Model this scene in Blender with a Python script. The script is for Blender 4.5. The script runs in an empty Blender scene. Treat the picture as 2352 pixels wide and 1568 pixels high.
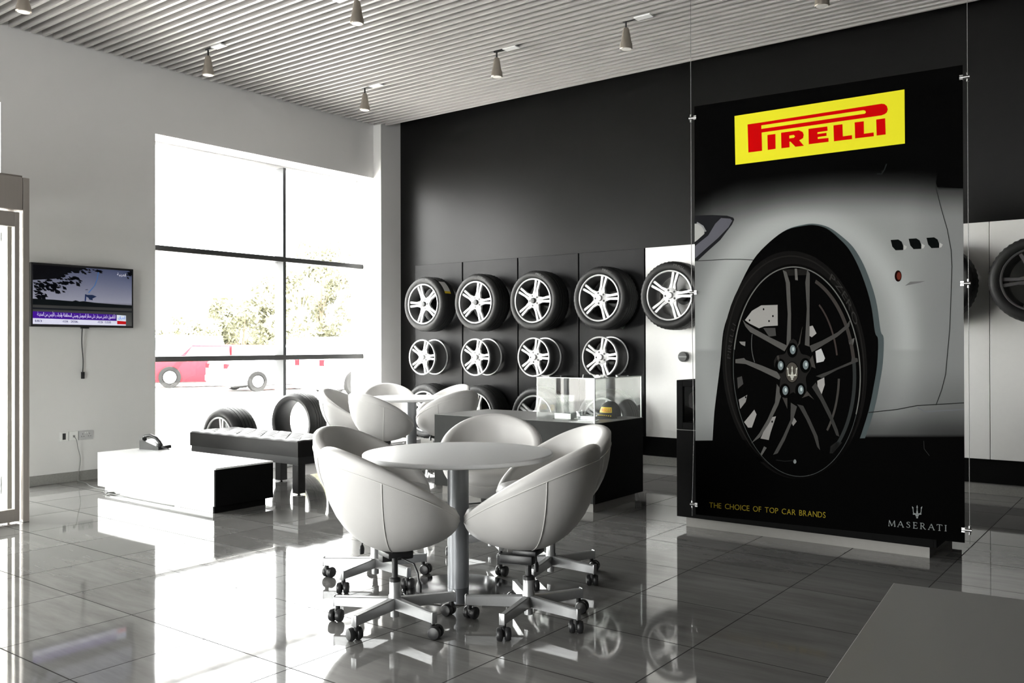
import bpy, bmesh, math, random
from math import sin, cos, pi, radians as RAD
from mathutils import Vector as V, Matrix as M
random.seed(7)
S = bpy.context.scene
COL = S.collection

# ------------------------------------------------------------------ camera
FPX, EYE = 2039.6, V((0, 0, 1.31))
RM = M(((0.7977647, -0.6029514, 0.0045814), (0.6029635, 0.7977666, -0.0018515), (-0.0025385, 0.0042395, 0.9999878)))
cd = bpy.data.cameras.new('camera'); cam = bpy.data.objects.new('camera', cd); COL.objects.link(cam)
cd.sensor_width = 36; cd.lens = 36 * FPX / 2352; cd.clip_start = .05; cd.clip_end = 300
mw = M((RM.col[0], RM.col[2], -RM.col[1])).transposed().to_4x4(); mw.translation = EYE
cam.matrix_world = mw; S.camera = cam
# ------------------------------------------------------------------ sky, exposure
SKY = 21.0
S.view_settings.view_transform = 'Standard'; S.view_settings.look = 'None'
S.view_settings.exposure = 0.22; S.view_settings.gamma = 1; S.view_settings.use_curve_mapping = False
W = bpy.data.worlds.new('sky'); S.world = W; W.use_nodes = True
bg = W.node_tree.nodes['Background']; bg.inputs[0].default_value = (1, .98, .975, 1); bg.inputs[1].default_value = SKY
cy = S.cycles
cy.use_denoising = True; cy.max_bounces = 10; cy.diffuse_bounces = 5; cy.glossy_bounces = 5
cy.transparent_max_bounces = 16; cy.transmission_bounces = 6; cy.caustics_reflective = False; cy.caustics_refractive = False
cy.sample_clamp_indirect = 60
sd = bpy.data.lights.new('sun', 'SUN'); sd.energy = 60; sd.angle = RAD(2); sd.color = (1, .955, .92)
sun = bpy.data.objects.new('sun', sd); COL.objects.link(sun); sun.rotation_euler = V((-.5, -.33, -.8)).to_track_quat('-Z', 'Y').to_euler()
def portal(name, c, sx, sz, rot):
    l = bpy.data.lights.new(name, 'AREA'); l.shape = 'RECTANGLE'; l.size = sx; l.size_y = sz; l.cycles.is_portal = True
    o = bpy.data.objects.new(name, l); COL.objects.link(o); o.location = c; o.rotation_euler = rot
portal('daylight_window', (-9.02, 6.75, 1.85), 3.4, 3.2, (pi / 2, 0, -pi / 2))
portal('daylight_entrance', (-9.02, 2.52, 1.8), 3.5, 2.2, (pi / 2, pi / 2, -pi / 2))
portal('daylight_rear_side', (-9.02, -2.6, 1.8), 3.5, 4.8, (pi / 2, pi / 2, -pi / 2))
portal('daylight_front', (-3.25, -5.2, 1.8), 3.1, 3.5, (pi / 2, 0, 0))

# ------------------------------------------------------------------ pixel -> place helpers (2352 x 1568)
def ray(x, y): return RM @ V(((x - 1176) / FPX, 1, -(y - 784) / FPX))
def at_z(x, y, z): r = ray(x, y); return EYE + r * ((z - EYE.z) / r.z)
def at_y(x, y, Y): r = ray(x, y); return EYE + r * (Y / r.y)
def at_x(x, y, X): r = ray(x, y); return EYE + r * (X / r.x)
def at_d(x, y, d): return EYE + ray(x, y) * d

# ------------------------------------------------------------------ materials
def s2l(c): return tuple((v / 12.92 if v <= .04045 else ((v + .055) / 1.055) ** 2.4) for v in c)
MATS = {}
def mat(name, col, rough=.5, metal=0, spec=.5, var=.06, scale=30, bump=0, bscale=200, coat=0, emit=0, attr=False, stretch=None, ior=None):
    if name in MATS: return MATS[name]
    m = bpy.data.materials.new(name); m.use_nodes = True; nt = m.node_tree; n = nt.nodes; b = n['Principled BSDF']
    b.inputs['Roughness'].default_value = rough; b.inputs['Metallic'].default_value = metal
    b.inputs['Specular IOR Level'].default_value = spec; b.inputs['Coat Weight'].default_value = coat
    b.inputs['Coat Roughness'].default_value = .08
    tc = n.new('ShaderNodeTexCoord'); nz = n.new('ShaderNodeTexNoise'); nz.inputs['Scale'].default_value = scale; nz.inputs['Detail'].default_value = 4
    mp = n.new('ShaderNodeMapping'); nt.links.new(tc.outputs['Object'], mp.inputs[0]); nt.links.new(mp.outputs[0], nz.inputs['Vector'])
    if stretch: mp.inputs['Scale'].default_value = stretch
    mr = n.new('ShaderNodeMapRange'); mr.inputs[3].default_value = 1 - var; mr.inputs[4].default_value = 1 + var
    nt.links.new(nz.outputs[0], mr.inputs[0])
    mx = n.new('ShaderNodeMix'); mx.data_type = 'RGBA'; mx.blend_type = 'MULTIPLY'; mx.inputs[0].default_value = 1
    if attr:
        a = n.new('ShaderNodeVertexColor'); a.layer_name = 'Col'; nt.links.new(a.outputs[0], mx.inputs[6])
    else: mx.inputs[6].default_value = (*col, 1)
    nt.links.new(mr.outputs[0], mx.inputs[7]); nt.links.new(mx.outputs[2], b.inputs['Base Color'])
    if emit:
        nt.links.new(mx.outputs[2], b.inputs['Emission Color']); b.inputs['Emission Strength'].default_value = emit
    if bump:
        n2 = n.new('ShaderNodeTexNoise'); n2.inputs['Scale'].default_value = bscale; n2.inputs['Detail'].default_value = 3
        nt.links.new(tc.outputs['Object'], n2.inputs['Vector'])
        bp = n.new('ShaderNodeBump'); bp.inputs['Strength'].default_value = bump; bp.inputs['Distance'].default_value = .01
        nt.links.new(n2.outputs[0], bp.inputs['Height']); nt.links.new(bp.outputs[0], b.inputs['Normal'])
    MATS[name] = m; return m
def glass(name, tint=(1, 1, 1), ior=1.48, boost=1.0):
    if name in MATS: return MATS[name]
    m = bpy.data.materials.new(name); m.use_nodes = True; nt = m.node_tree; n = nt.nodes; n.clear()
    out = n.new('ShaderNodeOutputMaterial'); mix = n.new('ShaderNodeMixShader'); t = n.new('ShaderNodeBsdfTransparent'); g = n.new('ShaderNodeBsdfGlossy')
    t.inputs[0].default_value = (*tint, 1); g.inputs[1].default_value = .01
    f = n.new('ShaderNodeFresnel'); f.inputs[0].default_value = ior
    geo = n.new('ShaderNodeNewGeometry'); sub = n.new('ShaderNodeMath'); sub.operation = 'SUBTRACT'; sub.inputs[0].default_value = 1
    mul = n.new('ShaderNodeMath'); mul.operation = 'MULTIPLY'; mul2 = n.new('ShaderNodeMath'); mul2.operation = 'MULTIPLY'; mul2.inputs[1].default_value = boost; mul2.use_clamp = True
    L = nt.links.new
    L(geo.outputs['Backfacing'], sub.inputs[1]); L(f.outputs[0], mul.inputs[0]); L(sub.outputs[0], mul.inputs[1]); L(mul.outputs[0], mul2.inputs[0])
    nz = n.new('ShaderNodeTexNoise'); nz.inputs['Scale'].default_value = 3; mr = n.new('ShaderNodeMapRange'); mr.inputs[3].default_value = .005; mr.inputs[4].default_value = .02
    L(nz.outputs[0], mr.inputs[0]); L(mr.outputs[0], g.inputs[1])
    L(mul2.outputs[0], mix.inputs[0]); L(t.outputs[0], mix.inputs[1]); L(g.outputs[0], mix.inputs[2]); L(mix.outputs[0], out.inputs[0])
    MATS[name] = m; return m
def floor_mat():
    m = bpy.data.materials.new('polished_porcelain_tile'); m.use_nodes = True; nt = m.node_tree; n = nt.nodes; b = n['Principled BSDF']; L = nt.links.new
    g = n.new('ShaderNodeNewGeometry'); mp = n.new('ShaderNodeMapping'); mp.inputs['Location'].default_value = (4.70, -2.94, 0); L(g.outputs['Position'], mp.inputs[0])
    br = n.new('ShaderNodeTexBrick'); br.offset = 0; br.squash = 1; br.inputs['Scale'].default_value = 1; br.inputs['Brick Width'].default_value = .6; br.inputs['Row Height'].default_value = .6
    br.inputs['Mortar Size'].default_value = .0034; br.inputs['Mortar Smooth'].default_value = .1; br.inputs['Bias'].default_value = 0
    br.inputs['Color1'].default_value = (.90, .90, .90, 1); br.inputs['Color2'].default_value = (1.08, 1.08, 1.08, 1); br.inputs['Mortar'].default_value = (.22, .22, .22, 1)
    L(mp.outputs[0], br.inputs['Vector'])
    m2 = n.new('ShaderNodeMapping'); m2.inputs['Scale'].default_value = (.8, 5, 1); L(g.outputs['Position'], m2.inputs[0])
    nz = n.new('ShaderNodeTexNoise'); nz.inputs['Scale'].default_value = 2.2; nz.inputs['Detail'].default_value = 8; nz.inputs['Roughness'].default_value = .65; L(m2.outputs[0], nz.inputs['Vector'])
    cr = n.new('ShaderNodeValToRGB'); cr.color_ramp.elements[0].position = .3; cr.color_ramp.elements[0].color = (.155, .152, .146, 1)
    cr.color_ramp.elements[1].position = .72; cr.color_ramp.elements[1].color = (.235, .231, .224, 1); L(nz.outputs[0], cr.inputs[0])
    mx = n.new('ShaderNodeMix'); mx.data_type = 'RGBA'; mx.blend_type = 'MULTIPLY'; mx.inputs[0].default_value = 1
    L(cr.outputs[0], mx.inputs[6]); L(br.outputs['Color'], mx.inputs[7]); L(mx.outputs[2], b.inputs['Base Color'])
    rr = n.new('ShaderNodeMapRange'); rr.inputs[3].default_value = .025; rr.inputs[4].default_value = .06; L(nz.outputs[0], rr.inputs[0])
    mr = n.new('ShaderNodeMix'); mr.data_type = 'FLOAT'; L(br.outputs['Fac'], mr.inputs[0]); L(rr.outputs[0], mr.inputs[2]); mr.inputs[3].default_value = .6
    L(mr.outputs[0], b.inputs['Roughness']); sm = n.new('ShaderNodeMapRange'); sm.inputs[3].default_value = 1.0; sm.inputs[4].default_value = 0; L(br.outputs['Fac'], sm.inputs[0]); L(sm.outputs[0], b.inputs['Specular IOR Level'])
    return m
PAINT = mat('white_wall_paint', (.74, .73, .72), .75, var=.02, scale=4, bump=.03, bscale=150)
DARKW = mat('black_wall_paint', (.005, .0049, .0047), .32, spec=.15, var=.15, scale=3, bump=.04, bscale=120)
FLOOR = floor_mat()
SLAT = mat('ceiling_slat_paint', (.40, .385, .375), .45, var=.03)
VOID = mat('ceiling_void_black', (.012, .012, .012), .9)
DARKP = mat('black_display_panel', (.012, .012, .0125), .34, spec=.12, var=.25, scale=5)
WHITEP = mat('white_display_panel', (.84, .835, .82), .35, spec=.4, var=.02)
STONE = mat('grey_skirting_stone', (.26, .255, .24), .35, var=.2, scale=60)
STEEL = mat('brushed_steel', (.42, .385, .35), .38, metal=.45, var=.08, scale=40, stretch=(1, 1, .05))
ALU = mat('brushed_aluminium', (.43, .435, .44), .34, metal=.65, var=.05, scale=60)
COLM = mat('grey_metallic_column', (.30, .31, .325), .42, metal=.5, var=.04)
DFRAME = mat('dark_window_frame', (.05, .05, .05), .4, var=.1)
LFRAME = mat('silver_window_frame', (.45, .46, .47), .4, metal=.6)
CHROME = mat('chrome', (.52, .52, .52), .2, metal=1, var=.02)
VINYL = mat('white_leatherette', (.60, .59, .577), .42, spec=.45, var=.03, scale=12, bump=.06, bscale=260)
SEAM = mat('white_leatherette_seam', (.66, .65, .63), .5)
LEATH = mat('black_leatherette', (.016, .0155, .015), .45, spec=.14, var=.1, bump=.05, bscale=220)
BLACKP = mat('black_plastic', (.016, .016, .017), .4, var=.1)
BLACKW = mat('black_lacquered_wood', (.02, .02, .02), .35, var=.1)
GREYLAM = mat('grey_laminate', (.165, .163, .158), .4, spec=.4, var=.04, scale=200)
GREYSIDE = mat('charcoal_laminate', (.036, .037, .036), .6, spec=.1, var=.25, scale=8)
BLACKLAM = mat('black_laminate', (.006, .006, .006), .6, spec=.03, var=.2)
WHITELAM = mat('white_gloss_laminate', (.88, .88, .88), .18, spec=.5, var=.01, coat=.3)
TABLETOP = mat('silver_table_laminate', (.60, .605, .61), .38, spec=.5, var=.04, scale=80)
RUBBER = mat('tyre_rubber', (.020, .020, .020), .5, spec=.22, var=.15, scale=20, bump=.05, bscale=90)
RUBTXT = mat('tyre_lettering', (.075, .075, .075), .5)
RIMM = mat('silver_alloy', (.52, .52, .52), .34, metal=.35, var=.02)
RIMB = mat('rim_barrel_alloy', (.16, .16, .16), .42, metal=.6, var=.05)
RIMD = mat('dark_alloy', (.30, .29, .30), .3, metal=.8, var=.05)
CLEAR = glass('window_glass', (.97, .985, .975), 1.5)
ACRYL = glass('clear_acrylic', (.975, .985, .98), 1.49, 1.1)
ACEDGE = mat('acrylic_polished_edge', (.85, .88, .87), .2, spec=.6, emit=0)  # pale opaque colour stands in for the light glowing in clear edges
PRINT = mat('poster_print', (1, 1, 1), .6, spec=0, var=.02, scale=200, attr=True)
SCREEN = mat('tv_picture', (1, 1, 1), .3, spec=.3, var=.03, scale=60, emit=.42, attr=True)
CABLEW = mat('grey_cable', (.22, .22, .215), .5)
SOCKW = mat('white_socket_plastic', (.80, .80, .78), .35)
SOCKM = mat('satin_socket_metal', (.58, .58, .58), .4, metal=.5)
YELLOW = mat('yellow_print', (.85, .62, .03), .5); RED = mat('red_print', (.62, .02, .015), .5); WHITE = mat('white_print', (.8, .8, .8), .5)
GREENP = mat('green_print', (.05, .22, .08), .5)

# ------------------------------------------------------------------ mesh builder
class MB:
    def __init__(s): s.v = []; s.f = []; s.c = None
    def add(s, vs, fs, T=None, col=None):
        k = len(s.v)
        s.v += [tuple(T @ V(p)) if T else tuple(p) for p in vs]; s.f += [tuple(i + k for i in f) for f in fs]
        if col is not None:
            if s.c is None: s.c = [(1, 1, 1)] * k
            s.c += [col] * len(vs) if not isinstance(col, list) else col
        return s
    def box(s, x0, x1, y0, y1, z0, z1, T=None, ch=0):
        if ch <= 0:
            vs = [(x, y, z) for x in (x0, x1) for y in (y0, y1) for z in (z0, z1)]
            return s.add(vs, [(0, 1, 3, 2), (4, 6, 7, 5), (0, 4, 5, 1), (2, 3, 7, 6), (0, 2, 6, 4), (1, 5, 7, 3)], T)
        b = bmesh.new(); bmesh.ops.create_cube(b, size=1)
        for p in b.verts: p.co = V(((x0 + x1) / 2 + p.co.x * (x1 - x0), (y0 + y1) / 2 + p.co.y * (y1 - y0), (z0 + z1) / 2 + p.co.z * (z1 - z0)))
        bmesh.ops.bevel(b, geom=b.edges[:], offset=ch, segments=2, affect='EDGES', profile=.5)
        b.verts.index_update(); s.add([p.co[:] for p in b.verts], [[q.index for q in f.verts] for f in b.faces], T); b.free(); return s
    def lathe(s, prof, n=32, T=None, close=False, rfun=None):
        vs = []; fs = []; m = len(prof)
        for i in range(n):
            a = 2 * pi * i / n
            for j, (r, z) in enumerate(prof):
                rr = r + (rfun(i, j) if rfun else 0); vs.append((rr * cos(a), rr * sin(a), z))
        for i in range(n):
            i2 = (i + 1) % n
            for j in range(m if close else m - 1):
                j2 = (j + 1) % m; fs.append((i * m + j, i2 * m + j, i2 * m + j2, i * m + j2))
        if not close:
            if prof[0][0] > 1e-6: fs.append(tuple(i * m for i in range(n))[::-1])
            if prof[-1][0] > 1e-6: fs.append(tuple(i * m + m - 1 for i in range(n)))
        return s.add(vs, fs, T)
    def cyl(s, a, b, r0, r1=None, n=16):
        a, b = V(a), V(b); d = b - a; T = M.Translation(a) @ d.to_track_quat('Z', 'Y').to_matrix().to_4x4()
        return s.lathe([(r0, 0), (r0 if r1 is None else r1, d.length)], n, T)
    def tube(s, pts, r, n=8):
        pts = [V(p) for p in pts]; vs = []; fs = []; up = V((0, 0, 1)); prev = None
        for i, p in enumerate(pts):
            d = (pts[min(i + 1, len(pts) - 1)] - pts[max(i - 1, 0)]).normalized()
            if prev is None: x = d.cross(up if abs(d.z) < .9 else V((1, 0, 0))).normalized()
            else: x = (prev - d * prev.dot(d)).normalized()
            prev = x; y = d.cross(x)
            for k in range(n): a = 2 * pi * k / n; vs.append(p + (x * cos(a) + y * sin(a)) * r)
        for i in range(len(pts) - 1):
            for k in range(n): k2 = (k + 1) % n; fs.append((i * n + k, i * n + k2, (i + 1) * n + k2, (i + 1) * n + k))
        fs.append(tuple(range(n))[::-1]); fs.append(tuple(range((len(pts) - 1) * n, len(pts) * n)))
        return s.add(vs, fs)
    def prism(s, poly, z0, z1, T=None):
        n = len(poly); vs = [(x, y, z0) for x, y in poly] + [(x, y, z1) for x, y in poly]
        fs = [tuple(range(n))[::-1], tuple(range(n, 2 * n))] + [(i, (i + 1) % n, (i + 1) % n + n, i + n) for i in range(n)]
        return s.add(vs, fs, T)
    def grid(s, fn, nu, nv, T=None, wrap=False):
        vs = [fn(i / (nu if wrap else nu - 1), j / (nv - 1)) for i in range(nu) for j in range(nv)]
        fs = [(i * nv + j, ((i + 1) % nu) * nv + j, ((i + 1) % nu) * nv + j + 1, i * nv + j + 1) for i in range(nu if wrap else nu - 1) for j in range(nv - 1)]
        return s.add(vs, fs, T)
    def build(s, name, m, parent=None, smooth=None, loc=None, rot=None):
        me = bpy.data.meshes.new(name); me.from_pydata([tuple(p) for p in s.v], [], s.f); me.update()
        b = bmesh.new(); b.from_mesh(me); bmesh.ops.recalc_face_normals(b, faces=b.faces); b.to_mesh(me); b.free()
        if s.c is not None:
            ca = me.color_attributes.new('Col', 'FLOAT_COLOR', 'POINT')
            for i, c in enumerate(s.c): ca.data[i].color = (*c, 1)
        me.materials.append(m)
        o = bpy.data.objects.new(name, me); COL.objects.link(o)
        if smooth: me.shade_smooth(); me.set_sharp_from_angle(angle=RAD(smooth))
        if parent: o.parent = parent
        if loc is not None: o.location = loc
        if rot is not None: o.rotation_euler = rot
        return o
def tag(o, label=None, cat=None, group=None, kind=None):
    if label: o['label'] = label
    if cat: o['category'] = cat
    if group: o['group'] = group
    if kind: o['kind'] = kind
    return o
def thing(name, label, cat, loc=(0, 0, 0), rz=0, group=None):
    o = bpy.data.objects.new(name, None); COL.objects.link(o); o.empty_display_size = .1
    o.location = loc; o.rotation_euler = (0, 0, rz); return tag(o, label, cat, group)
def struct(name, mb, m, smooth=None, label=None):
    return tag(mb.build(name, m, None, smooth), label=label, kind='structure')
def kids(o): return [c for c in COL.objects if c.parent == o]
def copy_tree(o, parent=None):
    c = o.copy(); COL.objects.link(c); c.parent = parent
    for ch in kids(o): copy_tree(ch, c)
    return c
# glyph outlines from the built-in font, as flat triangles (x, y)
GL = {}
def glyph(ch):
    if ch in GL: return GL[ch]
    c = bpy.data.curves.new('t', 'FONT'); c.body = ch; c.size = 1; c.resolution_u = 3
    o = bpy.data.objects.new('t', c); COL.objects.link(o); bpy.context.view_layer.update()
    me = bpy.data.meshes.new_from_object(o); vs = [p.co.copy() for p in me.vertices]; fs = [tuple(p.vertices) for p in me.polygons]
    bb = max([p.x for p in vs], default=.3); x0 = min([p.x for p in vs], default=0)
    bpy.data.objects.remove(o); bpy.data.curves.remove(c); bpy.data.meshes.remove(me)
    GL[ch] = (vs, fs, x0, bb if ch != ' ' else .3); return GL[ch]
def text_flat(t, gap=.09):      # list of (verts, faces) laid along +x from 0, cap height about .72; returns width
    out = []; x = 0
    for ch in t:
        vs, fs, x0, x1 = glyph(ch)
        if ch != ' ': out.append(([(p.x - x0 + x, p.y) for p in vs], fs))
        x += (x1 - x0 if ch != ' ' else .3) + gap
    return out, x - gap

# ------------------------------------------------------------------ the setting
XW, YB, XR, YF = -8.60, 8.694, 5.2, -5.0        # window wall, dark wall, far side wall, glazed front behind the camera
ZC, ZT = 4.24, 4.75
XG = -8.94
struct('floor', MB().box(XG - .1, XR, YF - .3, YB + .1, -.12, 0), FLOOR)
struct('ground', MB().box(-90, XG - .1, -60, 110, -.35, -.08), mat('car_park_concrete', (.55, .54, .52), .8, var=.1, scale=.6))
YJ = 8.325
wl = MB()
wl.box(XG - .1, XW, 3.648, 5.176, 0, ZT)             # wall with the television
wl.box(XG - .1, XW, 5.176, YJ, 3.54, ZT)             # above the big window
wl.box(XG - .1, XW, -.2, 1.4, 0, 3.54); wl.box(XG - .1, XW, YF, 3.648, 3.54, ZT)             # unseen solid bay added to limit side light, then above the entrance glazing
wl.box(XG - .1, XW, 5.176, YJ, 0, .10)
struct('wall_left', wl, PAINT)
struct('trim_1', MB().box(XG - .1, -8.46, YJ, YB, 0, ZT), PAINT)      # pilaster in the corner
struct('wall_back', MB().box(XG - .1, XR, YB, YB + .2, 0, ZT), DARKW)
struct('wall_right', MB().box(XR, XR + .2, YF, YB + .2, 0, ZT), mat('charcoal_wall_paint', (.05, .05, .05), .7))
wf = MB().box(XG - .1, XR + .2, YF - .3, YF, 3.54, ZT)
for x0, x1 in ((XG - .1, -4.8), (-1.7, XR + .2)): wf.box(x0, x1, YF - .3, YF, 0, 3.54)  # unseen solid bays, sized to narrow the front opening and limit its light
struct('wall_front', wf, mat('charcoal_wall_paint', (.05, .05, .05), .7))
struct('baseboard_left', MB().box(XW, XW + .014, 3.66, 5.176, 0, .095, ch=.003), STONE)
struct('baseboard_back', MB().box(-8.46, XR, YB - .014, YB, 0, .10, ch=.003), STONE)
ce = struct('ceiling', MB().box(XG - .1, XR + .2, YF - .3, YB + .2, ZT, ZT + .1), VOID)
sl = MB(); y = 8.421
while y > -4.9: sl.box(XW + .02, XR - .02, y - .015, y + .015, ZC, ZC + .095); y -= .1
for x in (-7, -4, -1, 2): sl.box(x - .02, x + .02, -4.9, 8.45, ZC + .095, ZC + .13)
for x in (-7, -4, -1, 2):
    for y in (-4, 0, 4, 8): sl.cyl((x, y, ZC + .13), (x, y, ZT), .006, n=8)
sl.build('slats', SLAT, ce)
# big window
w1 = struct('window_1', MB().box(XG - .02, XG + .02, 5.19, YJ, .10, .16).box(XG - .02, XG + .02, 5.19, YJ, 3.50, 3.54), mat('white_window_frame', (.8, .8, .8), .4))
zb1, zb2, hb = 2.37, 1.168, .03
pm = at_x(651, 700, XG + .13).y; pm2 = at_x(657.5, 700, XG + .13).y
o = MB().box(XG - .04, XG + .13, pm, pm2, .16, 3.50, ch=.004).build('mullion', mat('grey_window_frame', (.075, .077, .08), .45, spec=.2), w1)
for nm, z in (('transom', zb1), ('transom', zb2)):
    MB().box(XG - .04, XG + .14, 5.19, YJ, z - hb, z + hb, ch=.004).build(nm, DFRAME, w1)
MB().box(XG - .004, XG + .004, 5.19, YJ, .16, 3.50).build('pane', CLEAR, w1)
# glazing beside the entrance
w2 = MB()
for y in (3.60, 2.1, .2, -1.7, -3.4, -4.9): w2.box(XG - .04, XG + .03, y - .035, y + .035, 0, 3.54)
zt = at_x(20, 546, XG).z
w2.box(XG - .04, XG + .04, YF, 3.64, zt - .04, zt + .04).box(XG - .04, XG + .03, YF, 3.64, .0, .08).box(XG - .04, XG + .03, YF, 3.64, 3.46, 3.54)
w2 = struct('window_2', w2, LFRAME)
MB().box(XG - .004, XG + .004, YF, 3.6, .08, 3.46).build('pane', CLEAR, w2)
w3 = MB().box(XG, XR, YF - .18, YF - .12, .0, .08).box(XG, XR, YF - .18, YF - .12, 3.46, 3.54).box(XG, XR, YF - .18, YF - .12, 2.2, 2.26)
for x in (-6.6, -3.0, .9): w3.box(x - .04, x + .04, YF - .19, YF - .1, 0, 3.54)
w3 = struct('window_3', w3, DFRAME)
MB().box(XG, XR, YF - .154, YF - .146, .08, 3.46).build('pane', CLEAR, w3)
# sliding entrance door of the vestibule
XD = -6.894
d1 = struct('door_1', MB().box(XD - .10, XD, 3.081, 3.128, 0, 2.57, ch=.004).box(XD - .10, XD, -.1, -.05, 0, 2.57), STEEL)
MB().box(XD - .18, XD + .002, -.05, 3.080, 2.325, 2.57, ch=.006).build('header', STEEL, d1)
lf = MB().box(XD - .07, XD - .02, 3.030, 3.066, .012, 2.31, ch=.003).box(XD - .07, XD - .02, 1.5, 3.03, .012, .105, ch=.003).box(XD - .07, XD - .02, 1.5, 3.03, 2.20, 2.31, ch=.003).box(XD - .07, XD - .02, 1.5, 1.54, .012, 2.31)
lf = lf.build('sliding_leaf', STEEL, d1)
MB().box(XD - .049, XD - .041, 1.54, 3.03, .105, 2.2).build('pane', CLEAR, lf)
sp = MB().box(XW - .02, XD - .1, 3.09, 3.12, 0, .06).box(XW - .02, XD - .1, 3.09, 3.12, 2.51, 2.57)
xm0, xm1 = sorted((at_y(12, 900, 3.105).x, at_y(25, 900, 3.105).x)); sp.box(xm0, xm1, 3.08, 3.13, 0, 2.57)
sp = sp.build('side_screen', STEEL, d1)
MB().box(XW, XD - .1, 3.101, 3.109, .06, 2.51).build('pane', CLEAR, sp)
MB().box(XW, XD - .1, -.1, 3.12, 2.57, 2.6).build('canopy', STEEL, d1)

# ------------------------------------------------------------------ wall display panels
PX = [-8.149, -7.316, -6.437, -5.560, -4.699]
for k in range(4): PX.append(-4.699 + .8403 * (k + 1))
PX.append(PX[-1] + .8403)
PT, PB, PF = 2.372, .31, YB - .05
plates = ['first from the corner pilaster', 'second from the corner pilaster', 'third from the corner pilaster', 'next to the white panels']
for k in range(4):
    tag(MB().box(PX[k] + .004, PX[k + 1] - .014, PF, YB, PB, PT, ch=.003).build('display_board', DARKP), 'tall black wheel display panel on the dark wall, ' + plates[k], 'panel', 'black wheel display panels')
wp = ['tall white display panel bordering the black panels, with a bare peg under its wheel', 'white display panel behind the counter with the black framed case', 'white display panel behind the middle of the hanging car poster', 'white display panel beside the poster edge, carrying a big wheel shadow', 'white display panel at the picture edge, with the dark rimmed wheel']
for k in range(4, 9):
    tag(MB().box(PX[k] + .002, PX[k + 1] - .003, PF, YB, PB, PT, ch=.002).build('display_board', WHITEP), wp[k - 4], 'panel', 'white wheel display panels')
struct('trim_2', MB().box(PX[0], PX[9], YB - .03, YB, .10, PB), BLACKLAM)

# ------------------------------------------------------------------ wheels (axis -Y, hub face at y = 0, wheel behind it)
TY = M.Rotation(pi / 2, 4, 'X')          # lathe z -> -y
def tyre_mb(R, r, w, lugs=3, n=96, groove=True):
    # profile radius, z with z=0 the front face and -w the back
    p = [(r, -.018), (r + .012, -.004), (r + .03, 0), (r + (R - r) * .55, .004), (R - .022, -.012), (R - .006, -.032)]
    nz = 5
    for i in range(nz):
        z0 = -.036 - (w - .072) * i / nz; z1 = -.036 - (w - .072) * (i + 1) / nz; e = .0025 * (abs(i - 2) / 2) ** 2
        p += [(R - e, z0 - .003), (R - e, z1 + .003)]
        if i < nz - 1: p += [(R - .009, z1 + .0025), (R - .009, z1 - .0025)] if groove else []
    p += [(R - .006, -w + .032), (R - .022, -w + .012), (r + (R - r) * .5, -w - .002), (r + .02, -w), (r, -w + .02)]
    m = len(p)
    def rf(i, j):
        rr = p[j][0]
        if rr > R - .02 and i % 2 == 0: return -.006 if abs(p[j][1] + w / 2) > w * .28 else -.0015
        return 0
    return MB().lathe(p, n, None, True, rf if lugs else None)
def rim_lip(r, w):
    b = MB().lathe([(r - .012, .003), (r - .003, .004), (r + .001, -.003), (r + .001, -.016), (r - .012, -.020), (r - .017, -.012), (r - .018, -.002)], 72, None, True)
    return b.lathe([(r - .012, -w + .012), (r + .001, -w + .010), (r + .001, -w - .001), (r - .006, -w - .002), (r - .016, -w + .004)], 72, None, True)
def rim_barrel(r, w):
    return MB().lathe([(r - .013, -.019), (r - .020, -.05), (r - .036, -.085), (r - .036, -w + .06), (r - .016, -w + .03), (r - .013, -w + .012), (r - .019, -w + .008), (r - .022, -w + .03), (r - .042, -w + .06), (r - .042, -.085), (r - .026, -.05), (r - .019, -.015)], 64, None, True)
def spokes_mb(r, ph, z=0):
    b = MB(); ro = r - .014
    for k in range(5):
        a = ph + k * 2 * pi / 5
        for s in (-1, 1):
            def pt(rad, off, zz, t=a): return (rad * cos(t) - off * sin(t), rad * sin(t) + off * cos(t), zz)
            st = [(.040, .021, .021, -.022, .03), (.085, .020, .0205, -.017, .03), (r * .48, .0165, .0150, -.010, .026), (ro, .0265, .0165, -.005, .02)]
            if s == 1: pass
            vs = []
            for rad, off, hw, zt, th in st:
                o0, o1 = (s * off - hw), (s * off + hw)
                vs += [pt(rad, o0, zt - th + z), pt(rad, o1, zt - th + z), pt(rad, o1 - .003, zt + z), pt(rad, o0 + .003, zt + z)]
            fs = [(0, 1, 2, 3), (15, 14, 13, 12)]
            for q in range(3):
                for e in range(4): fs.append((q * 4 + e, q * 4 + (e + 1) % 4, q * 4 + 4 + (e + 1) % 4, q * 4 + 4 + e))
            b.add(vs, fs)
    b.lathe([(.0, -.055), (.076, -.055), (.088, -.035), (.082, -.018), (.06, -.012), (.0, -.012)], 40, M.Translation((0, 0, z)))
    return b
def arc_text(t, rad, a0, size, z, squash=1):
    out, w = text_flat(t, .12); b = MB(); h = size / .72
    for vs, fs in out:
        xs = [q[0] for q in vs]; xm = (min(xs) + max(xs)) / 2; a = a0 - (xm - w / 2) * h / rad
        T = M.Rotation(a - pi / 2, 4, 'Z')
        b.add([((x - xm) * h, rad + y * h, z) for x, y in vs], fs, T)
    return b
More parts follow.
